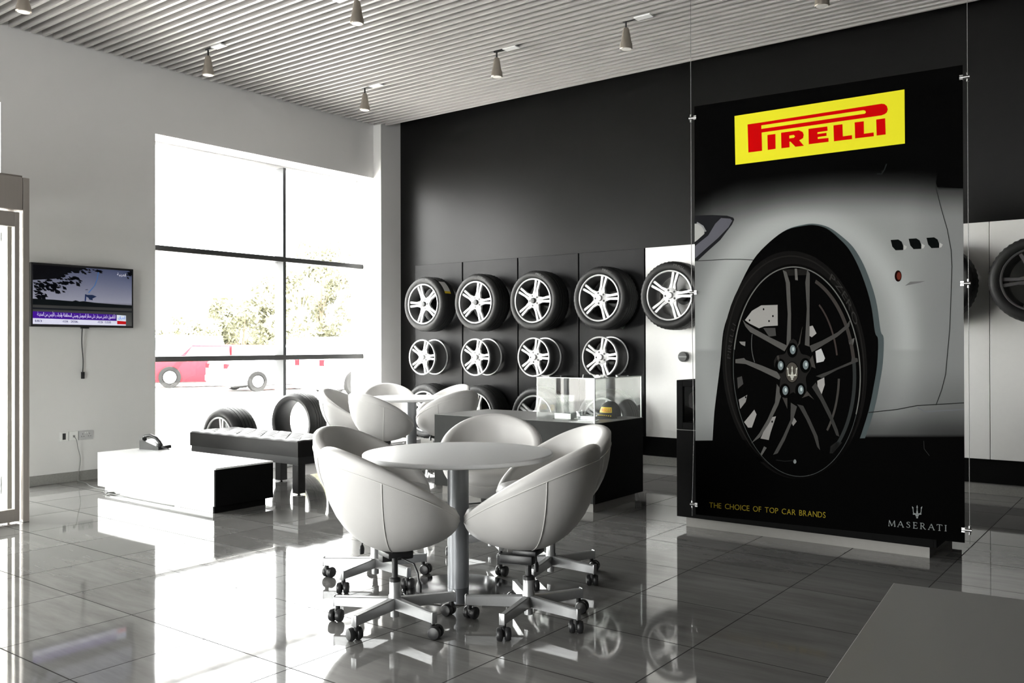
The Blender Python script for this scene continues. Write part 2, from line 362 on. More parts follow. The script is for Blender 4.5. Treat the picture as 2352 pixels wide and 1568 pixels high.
def make_wheel(name, label, loc, R, r, w, ph, tyre=True, cap='silver', group=None, rz=0, dark=False, rim_w=.245, mount=True, lug=3):
    t = thing(name, label, 'wheel' if tyre else 'rim', loc, rz, group)
    Q = TY.copy()
    def part(nm, b, m, par, sm=35):
        b.v = [tuple(Q @ V(p)) for p in b.v]; return b.build(nm, m, par, sm)
    if tyre:
        ty = part('tyre', tyre_mb(R, r, w, lug), RUBBER, t, 50)
        mid = r + (R - r) * .42
        part('lettering', arc_text('PIRELLI', mid, pi / 2 - .35, .026, .0062), RUBTXT, ty)
    rw = w - .02 if tyre else rim_w
    RM_ = RIMD if dark else RIMM
    rb = part('rim_lip', rim_lip(r, rw), RM_, t)
    part('rim_barrel', rim_barrel(r, rw), RIMB, t)
    part('spokes', spokes_mb(r, ph, -.012), RIMD if dark else RIMM, t, 40)
    cm = {'silver': RIMM, 'black': BLACKP, 'dark': RIMD}[cap]
    part('hub_cap', MB().lathe([(0, -.02), (.034, -.02), (.033, -.002), (.028, .003), (0, .005)], 32), cm, t, 40)
    for k in range(5):
        a = ph + pi / 5 + k * 2 * pi / 5
        part('wheel_bolt', MB().lathe([(0, -.05), (.012, -.05), (.012, -.0235), (0, -.0235)], 12, M.Translation((.058 * cos(a), .058 * sin(a), 0))), BLACKP, t)
    if mount: part('wall_mount', MB().lathe([(0, -.05), (.05, -.05), (.05, -(PF - loc[1]) + .012), (.085, -(PF - loc[1]) + .012), (.085, -(PF - loc[1]) - .0006), (0, -(PF - loc[1]) - .0006)], 24), BLACKP, t)
    return t
YWF = 8.30
pos = ['first from the corner', 'second from the corner', 'third from the corner', 'fourth from the corner']
for k in range(4):
    p = at_y((971, 1091, 1223, 1375)[k], (698, 694, 690, 684)[k], YWF)
    extra = ['paper sticker on its tread', 'black hub', 'black hub, glossy sidewall', 'silver hub cap'][k]
    wh = make_wheel('alloy_wheel', 'top row wheel on the black panels, %s, %s' % (pos[k], extra), p, .352, .258, .28, (pi if k == 0 else RAD(3)), cap='silver' if k == 3 else 'black', group='tyred wheels in the top row')
    if k == 0:
        st = MB()
        def sf(u, v): a = RAD(52 - 26 * u); rr = .3535; return (rr * cos(a), .055 + .11 * v, rr * sin(a))
        st.grid(sf, 10, 3); st.build('tread_sticker', WHITE, wh)
        st = MB()
        def sf(u, v): a = RAD(26 - 5 * u); rr = .3535; return (rr * cos(a), .055 + .11 * v, rr * sin(a))
        st.grid(sf, 4, 3); st.build('tread_sticker', YELLOW, wh)
p = at_y(1537, 678, YWF)
make_wheel('alloy_wheel', 'tyred five spoke wheel with silver hub cap on the white panel beside the hanging poster', p, .358, .262, .28, RAD(3), group='tyred wheels in the top row')
for k in (5, 6, 7, 8):
    lab = ['tyred wheel on the white panel behind the poster, above the framed case', 'tyred wheel on the white panel behind the middle of the poster', 'tyred wheel mostly hidden by the poster edge, casting a dark shadow on the white panel', 'tyred wheel with dark grey rim on the last white panel'][k - 5]
    make_wheel('alloy_wheel', lab, ((PX[k] + PX[k + 1]) / 2 - (.03 if k == 8 else 0), YWF, 1.835), .358, .262, .28, RAD(40 if k == 8 else 3), dark=(k == 8), cap='dark' if k == 8 else 'silver', group='tyred wheels in the top row')
for k in range(4):
    p = at_y((969, 1091, 1225, 1377)[k], 820, 8.36)
    make_wheel('alloy_rim', 'bare silver double spoke rim without tyre in the middle row, %s' % pos[k], p, .3, .228, .2, RAD((0, 2, 3, 3)[k]), tyre=False, group='bare rims in the middle row')
for k in range(4):
    p = at_y((972, 1090, 1226, 1384)[k], 700, 8.33)
    lab = ['tyred wheel with knobbly tread in the bottom row, behind the far white table', 'tyred wheel in the bottom row, beside the orange tag', 'tyred wheel in the bottom row, cut by the edge of the acrylic case', 'tyred wheel in the bottom row, seen through the acrylic case'][k]
    make_wheel('alloy_wheel', lab, (p.x, 8.33, .475), .352, .258, .27, RAD((70, 3, 3, 75)[k]), group='tyred wheels in the bottom row')
p = at_y(1565, 819, PF - .08)
t = thing('wall_peg', 'bare black round peg with a slot on the white panel, no rim on it', 'peg', (p.x, PF, p.z))
MB().lathe([(0, 0), (.05, 0), (.054, .01), (.054, .05), (.048, .058), (0, .058)], 32, TY).build('peg_body', BLACKP, t, 40)
MB().box(-.05, .05, -.060, -.056, -.006, .006).build('slot', RIMB, t)
# tags hanging on the wall
def wall_tag(px, py, tilt, lab, c1, c2, h=.15, w=.07):
    p = at_y(px, py, PF - .012); t = thing('price_tag', lab, 'tag', (p.x, PF - .006, p.z)); T = M.Rotation(tilt, 4, 'Y')
    MB().box(-w / 2, w / 2, -.004, .004, -h / 2, h / 2 - .04, T).build('tag_card', c2, t); MB().box(-w / 2, w / 2, -.005, .005, h / 2 - .04, h / 2, T).build('tag_header', c1, t)
wall_tag(1435, 735, .55, 'dark slanted tag with green print on the black panel beside the fourth top wheel', mat('dark_red_print', (.12, .01, .01), .5), mat('dark_green_print', (.02, .035, .025), .5), .20, .07)
wall_tag(1152, 934, 0, 'small card tag with an orange header between the bottom row wheels', mat('orange_print', (.75, .16, .03), .5), mat('grey_card', (.35, .35, .33), .6), .14, .06)

# ------------------------------------------------------------------ swivel tub chairs
def zrim(th):       # th = 0 at the front (+x)
    return .465 + .373 * ((1 - cos(th)) / 2) ** .92
def rmax(th): return .300 + .040 * (1 - cos(th)) / 2 + .008 * abs(sin(th))
Z0 = .343
def shell_pt(th, s, off=0):
    zr = zrim(th); rm = rmax(th) + off
    s = min(max(s, 0), 1); r = rm * (1 - (1 - s) ** 2.3) ** .52
    return V((r * cos(th), r * sin(th), Z0 + (zr - Z0) * s))
def make_chair(label):
    t = thing('swivel_chair', label, 'chair', (0, 0, 0), 0, None)
    n = 64; rows = []
    outer = [0, .012, .04, .09, .16, .25, .36, .48, .6, .72, .84, .93]
    b = MB()
    def col(th):
        pts = []
        for s in outer: pts.append(shell_pt(th, s))
        top = shell_pt(th, 1); d = V((cos(th), sin(th), 0)); th_ = .034
        c = top - d * th_ * .9 - V((0, 0, .012)); 
        for k in range(1, 8):
            a = pi * k / 8; pts.append(c + d * cos(a) * th_ * .98 + V((0, 0, 1)) * sin(a) * th_ * .75)
        zr = top.z
        for q in (.1, .3, .55, .8, 1):
            z = zr - .02 + (min(.475, zr - .03) - zr + .02) * q; s = (z - Z0) / (zr - Z0)
            pp = shell_pt(th, s); r = max(.05, (pp.x ** 2 + pp.y ** 2) ** .5 - .068); pts.append(V((r * cos(th), r * sin(th), z)))
        pts.append(V((.0, 0, .455)))
        return pts
    cols = [col(2 * pi * i / n) for i in range(n)]; m = len(cols[0])
    vs = [tuple(p) for c in cols for p in c]
    fs = [(i * m + j, ((i + 1) % n) * m + j, ((i + 1) % n) * m + j + 1, i * m + j + 1) for i in range(n) for j in range(m - 1)]
    b.add(vs, fs); sh = b.build('shell', VINYL, t, 180)
    bm = bmesh.new(); bm.from_mesh(sh.data); bmesh.ops.remove_doubles(bm, verts=bm.verts, dist=.0008); bmesh.ops.recalc_face_normals(bm, faces=bm.faces); bm.to_mesh(sh.data); bm.free()
    sh.data.shade_smooth()
    for a in (RAD(180 - 55), RAD(180 + 55)):
        MB().tube([shell_pt(a, s, .0015) for s in [.02 + .855 * i / 24 for i in range(25)]], .0023, 6).build('seam', SEAM, sh, 60)
    MB().tube([shell_pt(2 * pi * i / 72, .875, .0012) for i in range(73)], .0022, 6).build('rim_seam', SEAM, sh, 60)
    def cus(i_, j_): pass
    cp = [(0, .44), (.2, .44), (.265, .447), (.285, .470), (.287, .495), (.272, .522), (.22, .535), (.1, .54), (0, .54)]
    def rf(i, j): return 0
    cb = MB().lathe(cp, 48, M.Translation((.045, 0, 0)) @ M.Diagonal((.93, .90, 1, 1)))
    cb.build('seat_cushion', VINYL, t, 180)
    MB().box(-.06, .06, -.06, .06, .322, .347, ch=.006).box(-.05, .115, .03, .085, .285, .328, ch=.008).build('tilt_mechanism', BLACKP, t, 40)
    lv = MB().tube([(.02, -.04, .31), (.03, -.14, .305), (.03, -.18, .27), (.03, -.19, .235)], .005).lathe([(0, 0), (.018, .004), (.02, .03), (.012, .05), (0, .055)], 14, M.Translation((.03, -.19, .185)) @ M.Diagonal((.55, 1, 1, 1)))
    lv.build('lever', BLACKP, t, 50)
    MB().cyl((0, 0, .2), (0, 0, .32), .0145, n=20).lathe([(.0, .2), (.027, .2), (.027, .215), (.016, .22), (0, .22)], 20).build('gas_lift', BLACKP, t, 40)
    MB().lathe([(0, .035), (.020, .035), (.020, .07), (.029, .075), (.030, .135), (.026, .14), (.026, .2), (.0, .2)], 28).build('hub', ALU, t, 40)
    def leg_mb():
        b = MB(); L = .298
        st = [(.02, .017, .072, .126), (.1, .0155, .072, .122), (L, .0140, .073, .116)]
        vs = []
        for x, hw, z0, z1 in st: vs += [(x, -hw, z0), (x, hw, z0), (x, hw, z1 - .004), (x, hw - .004, z1), (x, -hw + .004, z1), (x, -hw, z1 - .004)]
        fs = [tuple(range(6)), tuple(range(12, 18))[::-1]] + [(q * 6 + e, q * 6 + (e + 1) % 6, q * 6 + 6 + (e + 1) % 6, q * 6 + 6 + e) for q in range(2) for e in range(6)]
        b.add(vs, fs); b.box(L - .001, L + .006, -.0140, .0140, .068, .120, ch=.002); return b
    def caster_mb(a):
        b = MB(); L = .285; T = M.Translation((L, 0, 0)) @ M.Rotation(a, 4, 'Z')
        for s in (-1, 1):
            b.lathe([(0, .006), (.018, .003), (.027, .006), (.030, .010), (.030, .024), (.026, .031), (.012, .034), (0, .034)], 22, T @ M.Translation((.018, 0, .030)) @ M.Rotation(-s * pi / 2, 4, 'X'))
        b.box(-.006, .03, -.007, .007, .02, .058, T, ch=.003); b.lathe([(0, .05), (.012, .05), (.012, .08), (0, .08)], 12, T)
        return b
    for k in range(5):
        l = leg_mb().build('leg', ALU, t, 40, rot=(0, 0, k * 2 * pi / 5)); c = caster_mb([.5, 2.2, -.8, 1.5, -2][k]).build('caster', BLACKP, l, 40)
    return t
near = [  # hub pixel, base turn, facing, label
    ((907, 1383), 'white tub chair at the near table, back turned, between the low table and the column', 57, -10),
    ((1214, 1378), 'white tub chair at the near table, back turned, in front of the black counter end', -68, 3),
    ((862, 1290), 'white tub chair at the near table, beside the black bench, inside partly visible', 112, 0),
    ((1265, 1285), 'white tub chair at the near table, its bright inner back touching the black counter end', -112, 5),
    ((1128, 1229), 'white tub chair across the near table, facing us in front of the charcoal counter', 184, 40)]
proto = None
def face(px, right_of_forward): return RAD(37.08) + pi / 2 - RAD(right_of_forward)     # world heading of the seat front
def place_chair(x, y, head, label, group):
    global proto
    if proto is None: proto = make_chair(label); o = proto
    else: o = copy_tree(proto)
    o.location = (x, y, 0); o.rotation_euler = (0, 0, head); o['label'] = label; o['group'] = group; return o
for (px, lab, rof, br) in near:
    p = at_z(*px, .10); o = place_chair(p.x, p.y, face(px, rof), lab, 'tub chairs around the near table')
    for q in kids(o):
        if q.name.startswith('leg'): q.rotation_euler.z += RAD(br) - face(px, rof)
far = [((879, 8.95), 45, 'white tub chair at the far table, back turned to us, above the near chairs'), ((1024, 9.35), -45, 'white tub chair at the far table, partly hidden by the charcoal counter'),
       ((806, 9.55), 105, 'white tub chair at the far table, beside the bare tyre'), ((893, 10.62), 165, 'white tub chair at the far table, in front of the corner pilaster'), ((1012, 10.35), -125, 'white tub chair at the far table, in front of the bottom row wheels')]
for (px, d), rof, lab in far:
    p = at_d(px, 900, d); place_chair(p.x, p.y, face(None, rof), lab, 'tub chairs around the far table')

# ------------------------------------------------------------------ round tables
def round_table(x, y, label):
    t = thing('round_table', label, 'table', (x, y, 0), 0, 'round meeting tables')
    MB().lathe([(0, .71), (.50, .71), (.507, .714), (.51, .72), (.51, .732), (.507, .7355), (.50, .737), (0, .737)], 96).build('tabletop', TABLETOP, t, 40)
    MB().lathe([(0, .008), (.057, .008), (.057, .71), (0, .71)], 40).build('column', COLM, t, 40)
    MB().lathe([(0, 0), (.295, 0), (.30, .003), (.298, .007), (.12, .016), (.062, .018), (0, .018)], 72).build('base_plate', mat('dark_chrome', (.42, .42, .43), .12, metal=1, var=.03), t, 40)
    return t
round_table(-3.112, 3.634, 'round silver grey pedestal table ringed by the five big white chairs')
p = at_d(945, 900, 9.85); round_table(p.x, p.y, 'round white pedestal table behind, between the window and the grey counter')

# ------------------------------------------------------------------ tufted bench
bx0, bx1, by0, by1 = -7.80, -6.17, 5.06, 5.58
t = thing('tufted_bench', 'long black leather bench with a button tufted top in front of the window', 'bench', ((bx0 + bx1) / 2, (by0 + by1) / 2, 0))
hx, hy = (bx1 - bx0) / 2, (by1 - by0) / 2
b = MB(); nu, nv = 141, 47
def topf(u, v):
    x = -hx + 2 * hx * u; y = -hy + 2 * hy * v
    a = 9 * u; c = 3 * v; e = min(1, min(u, 1 - u) * 18) * min(1, min(v, 1 - v) * 7)
    q = abs(sin(pi * (a + c))) * abs(sin(pi * (a - c)))
    z = .462 + .024 * min(1, min(min(u, 1 - u) * 40, min(v, 1 - v) * 14)) ** .5 - .022 * e * (1 - q ** .45)
    return (x, y, z)
b.grid(topf, nu, nv)
def ring(z, k): return [(-hx + k, -hy + k, z), (hx - k, -hy + k, z), (hx - k, hy - k, z), (-hx + k, hy - k, z)]
b.box(-hx, hx, -hy, hy, .335, .463)
cu = b.build('cushion', LEATH, t, 60)
MB().box(-hx + .01, hx - .01, -hy + .01, hy - .01, .265, .336, ch=.004).build('frame', BLACKW, t)
for sx in (-1, 1):
    for sy in (-1, 1):
        x = sx * (hx - .055); y = sy * (hy - .055)
        MB().box(x - .04, x + .04, y - .04, y + .04, .012, .266, ch=.003).cyl((x, y, 0), (x, y, .012), .012).build('leg', BLACKW, t)
MB().box(-.0 - .04, .04, hy - .095, hy - .015, .012, .266, ch=.003).cyl((0, hy - .055, 0), (0, hy - .055, .012), .012).build('leg', BLACKW, t)

# ------------------------------------------------------------------ white low table with black end
x0, x1, y0, y1 = -7.80, -6.02, 4.13, 4.68; zt = .357
t = thing('low_table', 'long low white box table with a black end panel and recessed plinth', 'table', ((x0 + x1) / 2, (y0 + y1) / 2, 0))
hx, hy = (x1 - x0) / 2, (y1 - y0) / 2
MB().box(-hx, hx - .02, -hy, hy, .055, zt - .014, ch=.002).build('body', WHITELAM, t)
MB().box(-hx, hx, -hy, hy, zt - .014, zt, ch=.002).build('top', WHITELAM, t)
MB().box(hx - .02, hx - .001, -hy + .001, hy - .001, .055, zt - .015, ch=.001).build('end_panel', BLACKLAM, t)
MB().box(-hx + .05, hx - .05, -hy + .04, hy - .04, 0, .055).build('plinth', WHITELAM, t)
MB().box(hx - .05, hx - .03, -hy + .01, hy - .06, 0, .055).build('plinth_end', BLACKLAM, t)
# telephone
p = at_z(358, 1030, zt)
t = thing('telephone', 'black desk telephone with its handset on the cradle, on the white low table', 'telephone', (p.x, p.y, zt), RAD(20))
MB().prism([(-.11, 0), (.10, 0), (.10, .025), (-.07, .085), (-.11, .085)], -.09, .09, M.Rotation(pi / 2, 4, 'X')).build('base', BLACKP, t)
MB().box(-.02, .09, -.02, .08, .045, .06, M.Rotation(RAD(17), 4, 'Y')).build('keypad', mat('dark_keypad', (.05, .05, .05), .5), t)
hs = MB(); pts = [(-.10, -.055, .095), (-.075, -.055, .118), (-.02, -.055, .128), (.05, -.055, .105), (.085, -.055, .07), (.10, -.055, .045)]
hs.tube(pts, .016, 12).lathe([(0, 0), (.03, 0), (.026, .03), (0, .034)], 16, M.Translation((-.09, -.055, .078))).lathe([(0, 0), (.03, 0), (.026, .03), (0, .034)], 16, M.Translation((.085, -.055, .028)))
hs.build('handset', BLACKP, t, 50)
MB().tube([(.105 + .03 * i / 60 + .008 * cos(i * .9), -.055 + .02 * sin(i / 60 * 5) + .008 * sin(i * .9), .02 + .012 * sin(i / 60 * pi)) for i in range(61)] + [(.17, -.03, .006), (.13, -.0, .004), (.09, .02, .01)], .0028, 6).build('coiled_cord', BLACKP, t, 50)
# sockets on the wall and their cables
def plate(ya, yb, z0, z1, nm, lab, m, fn):
    t = thing(nm, lab, 'socket', (XW, (ya + yb) / 2, (z0 + z1) / 2)); MB().box(0, .010, -(yb - ya) / 2, (yb - ya) / 2, -(z1 - z0) / 2, (z1 - z0) / 2, ch=.002).build('faceplate', m, t); fn(t); return t
plate(4.176, 4.258, .398, .488, 'data_socket', 'white data socket plate with a black port, low on the wall', SOCKW, lambda t: MB().box(.009, .012, -.014, .016, -.03, .03).build('port', BLACKP, t))
plate(4.268, 4.352, .400, .486, 'telephone_socket', 'plain white telephone socket with a thin grey cable plugged in', SOCKW, lambda t: MB().box(.009, .022, -.008, .008, -.014, .006).build('jack', CABLEW, t))
def ds(t):
    for s in (-1, 1):
        for (a, c, w, h) in ((0, .014, .004, .010), (-.011, -.010, .009, .004), (.011, -.010, .009, .004)): MB().box(.0095, .011, s * .034 + a - w / 2, s * .034 + a + w / 2, c - h / 2, c + h / 2).build('pin_hole', BLACKP, t)
        MB().box(.009, .014, s * .01 - .006, s * .01 + .006, .018, .032).build('switch', SOCKW, t)
plate(4.362, 4.504, .396, .484, 'power_socket', 'double power socket in satin metal, low on the wall beside the telephone socket', SOCKM, ds)
cp = [V((XW + .02, 4.31, .438)), V((XW + .05, 4.318, .40)), V((XW + .03, 4.34, .33)), V((XW + .02, 4.37, .22)), V((XW + .02, 4.36, .12)), V((XW + .03, 4.34, .03)), V((XW + .06, 4.33, .006)), V((XW + .2, 4.33, .004)), V((XW + .45, 4.25, .004))]
a = at_z(262, 1128, .004); cp += [V((a.x - .1, a.y - .02, .004)), a]
for i in range(56):
    q = i / 55; th = q * 2 * pi * 3.3; cp.append(V((a.x + .05 + .08 * cos(th) * (.6 + .5 * sin(th * .37)) + q * .10, a.y + .0 + .085 * sin(th * 1.13) - .02, .005 + .012 * (.5 + .5 * sin(th * 2.1)))))
cp += [V((a.x + .35, 4.13 + .01, .004)), V((x0 + .6, 4.135, .004)), V((x0 + 1.2, 4.137, .004))]
def smooth(pts, n=4):
    out = []
    for i in range(len(pts) - 1):
        p0, p1, p2, p3 = pts[max(i - 1, 0)], pts[i], pts[i + 1], pts[min(i + 2, len(pts) - 1)]
        for k in range(n): s = k / n; out.append(.5 * ((2 * p1) + (p2 - p0) * s + (2 * p0 - 5 * p1 + 4 * p2 - p3) * s * s + (3 * p1 - p0 - 3 * p2 + p3) * s ** 3))
    return out + [pts[-1]]
tag(MB().tube(smooth(cp), .0034, 6).build('telephone_cable', CABLEW, None, 60), 'thin grey cable running from the wall socket into a tangle by the white low table', 'cable')

# ------------------------------------------------------------------ television
TX = XW + .075
ty0, ty1, tz0, tz1 = 3.878, 4.888, 1.495, 2.093
t = thing('television', 'flat wall television showing a news broadcast with a purple headline strip', 'television', (XW, (ty0 + ty1) / 2, (tz0 + tz1) / 2))
hw, hh = (ty1 - ty0) / 2, (tz1 - tz0) / 2
MB().box(.04, .075, -hw, hw, -hh, hh, ch=.004).build('casing', BLACKP, t)
MB().box(0, .045, -.2, .2, -.15, .15).build('wall_bracket', BLACKP, t)
MB().box(.05, .072, -.03, .05, -hh - .012, -hh + .002, ch=.003).build('sensor_bar', BLACKP, t)
sc = MB(); SX0 = .0755
pw, ph_ = hw - .018, hh - .020
def spt(u, v, l=0): return (SX0 + .0004 * l, -pw + 2 * pw * u, -ph_ + 2 * ph_ * v)
def spoly(pts, col, l): sc.add([spt(u, v, l) for u, v in pts], [tuple(range(len(pts)))], None, s2l(col))
def gcol(u, v):
    if v < .36: return (.20 + .12 * (1 - v / .36),) * 3
    q = (v - .36) / .64; w = u
    return (.58 - .22 * q - .10 * w * q, .58 - .21 * q - .08 * w * q, .64 - .19 * q - .04 * w * q)
NU, NV = 12, 12
sc.add([spt(i / NU, j / NV) for i in range(NU + 1) for j in range(NV + 1)], [(i * (NV + 1) + j, (i + 1) * (NV + 1) + j, (i + 1) * (NV + 1) + j + 1, i * (NV + 1) + j + 1) for i in range(NU) for j in range(NV)], None, [s2l(gcol(i / NU, j / NV)) for i in range(NU + 1) for j in range(NV + 1)])
spoly([(0, .33), (0, .43), (.2, .425), (.38, .41), (.41, .43), (.45, .41), (.49, .42), (.6, .40), (.8, .385), (1, .375), (1, .32)], (.03, .05, .06), 1)
spoly([(0, .255), (0, .285), (1, .27), (1, .245)], (.08, .09, .12), 1)
rn = random.Random(3)
def leafblob(cx, cy, sx, sy, n, l):
    for _ in range(n):
        a = rn.uniform(-.9, .1); u = cx + rn.gauss(0, sx); v = cy + rn.gauss(0, sy); L = rn.uniform(.03, .07); w = L * .3
        q = [(u, v), (u + L * cos(a) * .5 - w * sin(a), v + L * sin(a) + w), (u + L * cos(a), v + 1.6 * L * sin(a)), (u + L * cos(a) * .5 + w * sin(a), v + L * sin(a) - w)]
        spoly([(min(max(x, 0), 1), min(max(y, 0), 1)) for x, y in q], (.025, .03, .05), l)
spoly([(0, 1), (.52, 1), (.46, .95), (.36, .92), (.30, .86), (.26, .80), (.20, .78), (.10, .76), (0, .74)], (.02, .02, .035), 2)
leafblob(.22, .80, .10, .06, 60, 3); leafblob(.17, .66, .06, .045, 45, 3); leafblob(.04, .60, .025, .08, 25, 3); leafblob(.40, .95, .07, .02, 25, 3); leafblob(.97, .95, .02, .03, 14, 3); leafblob(.60, .97, .03, .015, 8, 3); leafblob(.06, .5, .03, .03, 12, 3)
spoly([(.50, .42), (.505, .54), (.52, .545), (.515, .42)], (.16, .22, .38), 2)
spoly([(.505, .53), (.58, .535), (.625, .51), (.58, .47), (.585, .44), (.55, .45), (.54, .48), (.51, .51)], (.10, .15, .27), 3)
spoly([(.535, .57), (.60, .70), (.625, .82), (.64, .97), (.65, .97), (.635, .82), (.61, .70), (.545, .565)], (.25, .40, .62), 2)
spoly([(.51, .615), (.535, .62), (.535, .628), (.51, .625)], (.1, .1, .15), 2)
spoly([(0, .105), (0, .22), (.83, .20), (.83, .09)], (.25, .05, .55), 3)
spoly([(0, .01), (0, .105), (.935, .085), (.935, -.005 + .01)], (.86, .86, .95), 3)
spoly([(.835, .09), (.835, .195), (.935, .187), (.935, .085)], (.86, .90, .96), 4)
spoly([(.84, .03), (.84, .088), (.935, .082), (.935, .028)], (.75, .03, .05), 4)
ISO = {'ا': 'ﺍﺎ', 'أ': 'ﺃﺄ', 'ب': 'ﺏﺐﺑﺒ', 'ة': 'ﺓﺔ', 'ج': 'ﺝﺞﺟﺠ', 'ح': 'ﺡﺢﺣﺤ', 'د': 'ﺩﺪ', 'ر': 'ﺭﺮ', 'س': 'ﺱﺲﺳﺴ', 'ش': 'ﺵﺶﺷﺸ', 'ص': 'ﺹﺺﺻﺼ', 'ض': 'ﺽﺾﺿﻀ', 'ط': 'ﻁﻂﻃﻄ', 'ظ': 'ﻅﻆﻇﻈ', 'ع': 'ﻉﻊﻋﻌ', 'ف': 'ﻑﻒﻓﻔ', 'ق': 'ﻕﻖﻗﻘ', 'ل': 'ﻝﻞﻟﻠ', 'م': 'ﻡﻢﻣﻤ', 'ن': 'ﻥﻦﻧﻨ', 'و': 'ﻭﻮ', 'ى': 'ﻯﻰ', 'ي': 'ﻱﻲﻳﻴ'}
def arab(s):
    out = []
    for w in s.split(' '):
        r = []
        for i, c in enumerate(w):
            if c not in ISO: r.append(c); continue
            f = ISO[c]; prev = i > 0 and w[i - 1] in ISO and len(ISO[w[i - 1]]) == 4; nxt = len(f) == 4 and i + 1 < len(w) and w[i + 1] in ISO
            r.append(f[3] if prev and nxt else f[2] if nxt else f[1] if prev else f[0])
        out.append(''.join(reversed(r)))
    return ' '.join(reversed(out))
def stext(s, u0, u1, vb, dv, h, col, l, gap=.0):
    out, w = text_flat(s, gap)
    for vs, fs in out:
        sc.add([spt(u0 + (u1 - u0) * x / w, vb + dv * x / w + h * y, l) for x, y in vs], fs, None, s2l(col))
stext(arab('الأناضول: داعش سيطر على مطار الموصل ومبنى المحافظة والجانب الأيمن من المدينة'), .04, .82, .148, -.018, .085, (.95, .93, 1), 5)
stext(arab('العراق'), .85, .925, .125, -.005, .075, (.2, .35, .75), 6)
stext(arab('العربية'), .84, .935, .905, -.01, .07, (.92, .92, .95), 5)
for s, u0, u1 in (('1.83', .02, .085), ('-0.34', .28, .335), ('20.16', .36, .435), ('-0.51', .63, .685), ('0.500', .71, .775)): stext(s, u0, u1, .045, -.002, .05, (.15, .13, .25), 5)
scr = sc.build('screen', SCREEN, t)
p0 = at_x(188, 752, XW + .03); p1 = at_x(190, 855, XW + .012)
t = thing('television_cable', 'short black cable with a loose plug dangling under the television', 'cable', (XW + .012, p1.y, p1.z))
MB().tube(smooth([V((.03, p0.y - p1.y, p0.z - p1.z + .03)), V((.01, p0.y - p1.y + .004, p0.z - p1.z - .15)), V((0, .004, .12)), V((0, 0, 0))]), .0055, 8).build('wire', mat('dark_cable', (.06, .06, .06), .5), t, 60)
MB().box(-.010, .012, -.014, .014, -.062, .004, ch=.003).build('plug', BLACKP, t)

# ------------------------------------------------------------------ display counters
def counter(x0, x1, y0, y1, zt, label, rz=0, side=GREYSIDE, plinth=mat('satin_metal_plinth', (.26, .25, .235), .55, metal=.2)):
    t = thing('display_counter', label, 'counter', ((x0 + x1) / 2, (y0 + y1) / 2, 0), rz); hx, hy = (x1 - x0) / 2, (y1 - y0) / 2
    MB().box(-hx, hx - .018, -hy, hy, .075, zt - .003, ch=.002).build('carcass', side, t)
    MB().box(hx - .018, hx, -hy, hy, .075, zt - .003, ch=.002).build('end_panel', BLACKLAM, t)
    MB().box(-hx, hx, -hy, hy, zt - .003, zt).build('top', GREYLAM, t)
    MB().box(-hx + .05, hx - .05, -hy + .05, hy - .05, 0, .075).build('plinth', plinth, t); return t
ZK = .70
counter(-5.31, -3.640, 5.88, 6.645, ZK, 'low charcoal counter with a grey top under the clear acrylic case')
counter(-2.922, -1.195, 5.835, 6.60, ZK, 'low black counter on a metal plinth behind the hanging car poster', side=BLACKLAM)
# near counter in the bottom corner
ang = RAD(5.5); cA = at_z(2052, 1338, ZK); L1, L2 = 1.5, .8
ux = V((cos(-ang * -1), sin(ang), 0)); ux = V((cos(ang), sin(ang), 0)); uy = V((sin(ang), -cos(ang), 0))
cc = cA + ux * (L1 / 2) + uy * (L2 / 2)
t = thing('display_counter', 'grey topped counter corner cut off at the bottom of the picture', 'counter', (cc.x, cc.y, 0), ang)
MB().box(-L1 / 2, L1 / 2, -L2 / 2, L2 / 2, .075, ZK - .02, ch=.002).build('carcass', BLACKLAM, t)
MB().box(-L1 / 2, L1 / 2, -L2 / 2, L2 / 2, ZK - .02, ZK, ch=.002).build('top', GREYLAM, t)
MB().box(-L1 / 2 + .05, L1 / 2 - .05, -L2 / 2 + .05, L2 / 2 - .05, 0, .075).build('plinth', ALU, t)
# acrylic case and what is in it
ax0, ax1, ay0, ay1, az1 = -4.20, -3.645, 5.885, 6.635, ZK + .352; th = .008
t = thing('acrylic_case', 'clear acrylic display box standing on the charcoal counter', 'display case', ((ax0 + ax1) / 2, (ay0 + ay1) / 2, ZK))
hx, hy, hz = (ax1 - ax0) / 2, (ay1 - ay0) / 2, az1 - ZK
for b in (MB().box(-hx, hx, -hy, -hy + th, 0, hz), MB().box(-hx, hx, hy - th, hy, 0, hz), MB().box(-hx, -hx + th, -hy + th, hy - th, 0, hz), MB().box(hx - th, hx, -hy + th, hy - th, 0, hz), MB().box(-hx + th, hx - th, -hy + th, hy - th, hz - th, hz)): b.build('acrylic_sheet', ACRYL, t)
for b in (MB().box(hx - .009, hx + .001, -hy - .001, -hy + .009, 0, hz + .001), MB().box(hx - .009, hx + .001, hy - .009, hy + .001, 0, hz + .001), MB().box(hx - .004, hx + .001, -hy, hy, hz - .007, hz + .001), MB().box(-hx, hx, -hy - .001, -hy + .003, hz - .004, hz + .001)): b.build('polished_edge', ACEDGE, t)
p = at_z(1402, 958, ZK)
cap = thing('baseball_cap', 'black cap with a yellow front patch inside the acrylic case', 'cap', (p.x, p.y, ZK), RAD(270))
R_ = .092
def dome(u, v): a = 2 * pi * u; e = v * pi / 2; return (R_ * 1.08 * cos(e) * cos(a), R_ * .95 * cos(e) * sin(a), .012 + .125 * sin(e) ** .85)
MB().grid(dome, 40, 14, None, True).build('crown', mat('black_cotton', (.03, .03, .03), .85, var=.2), cap, 60)
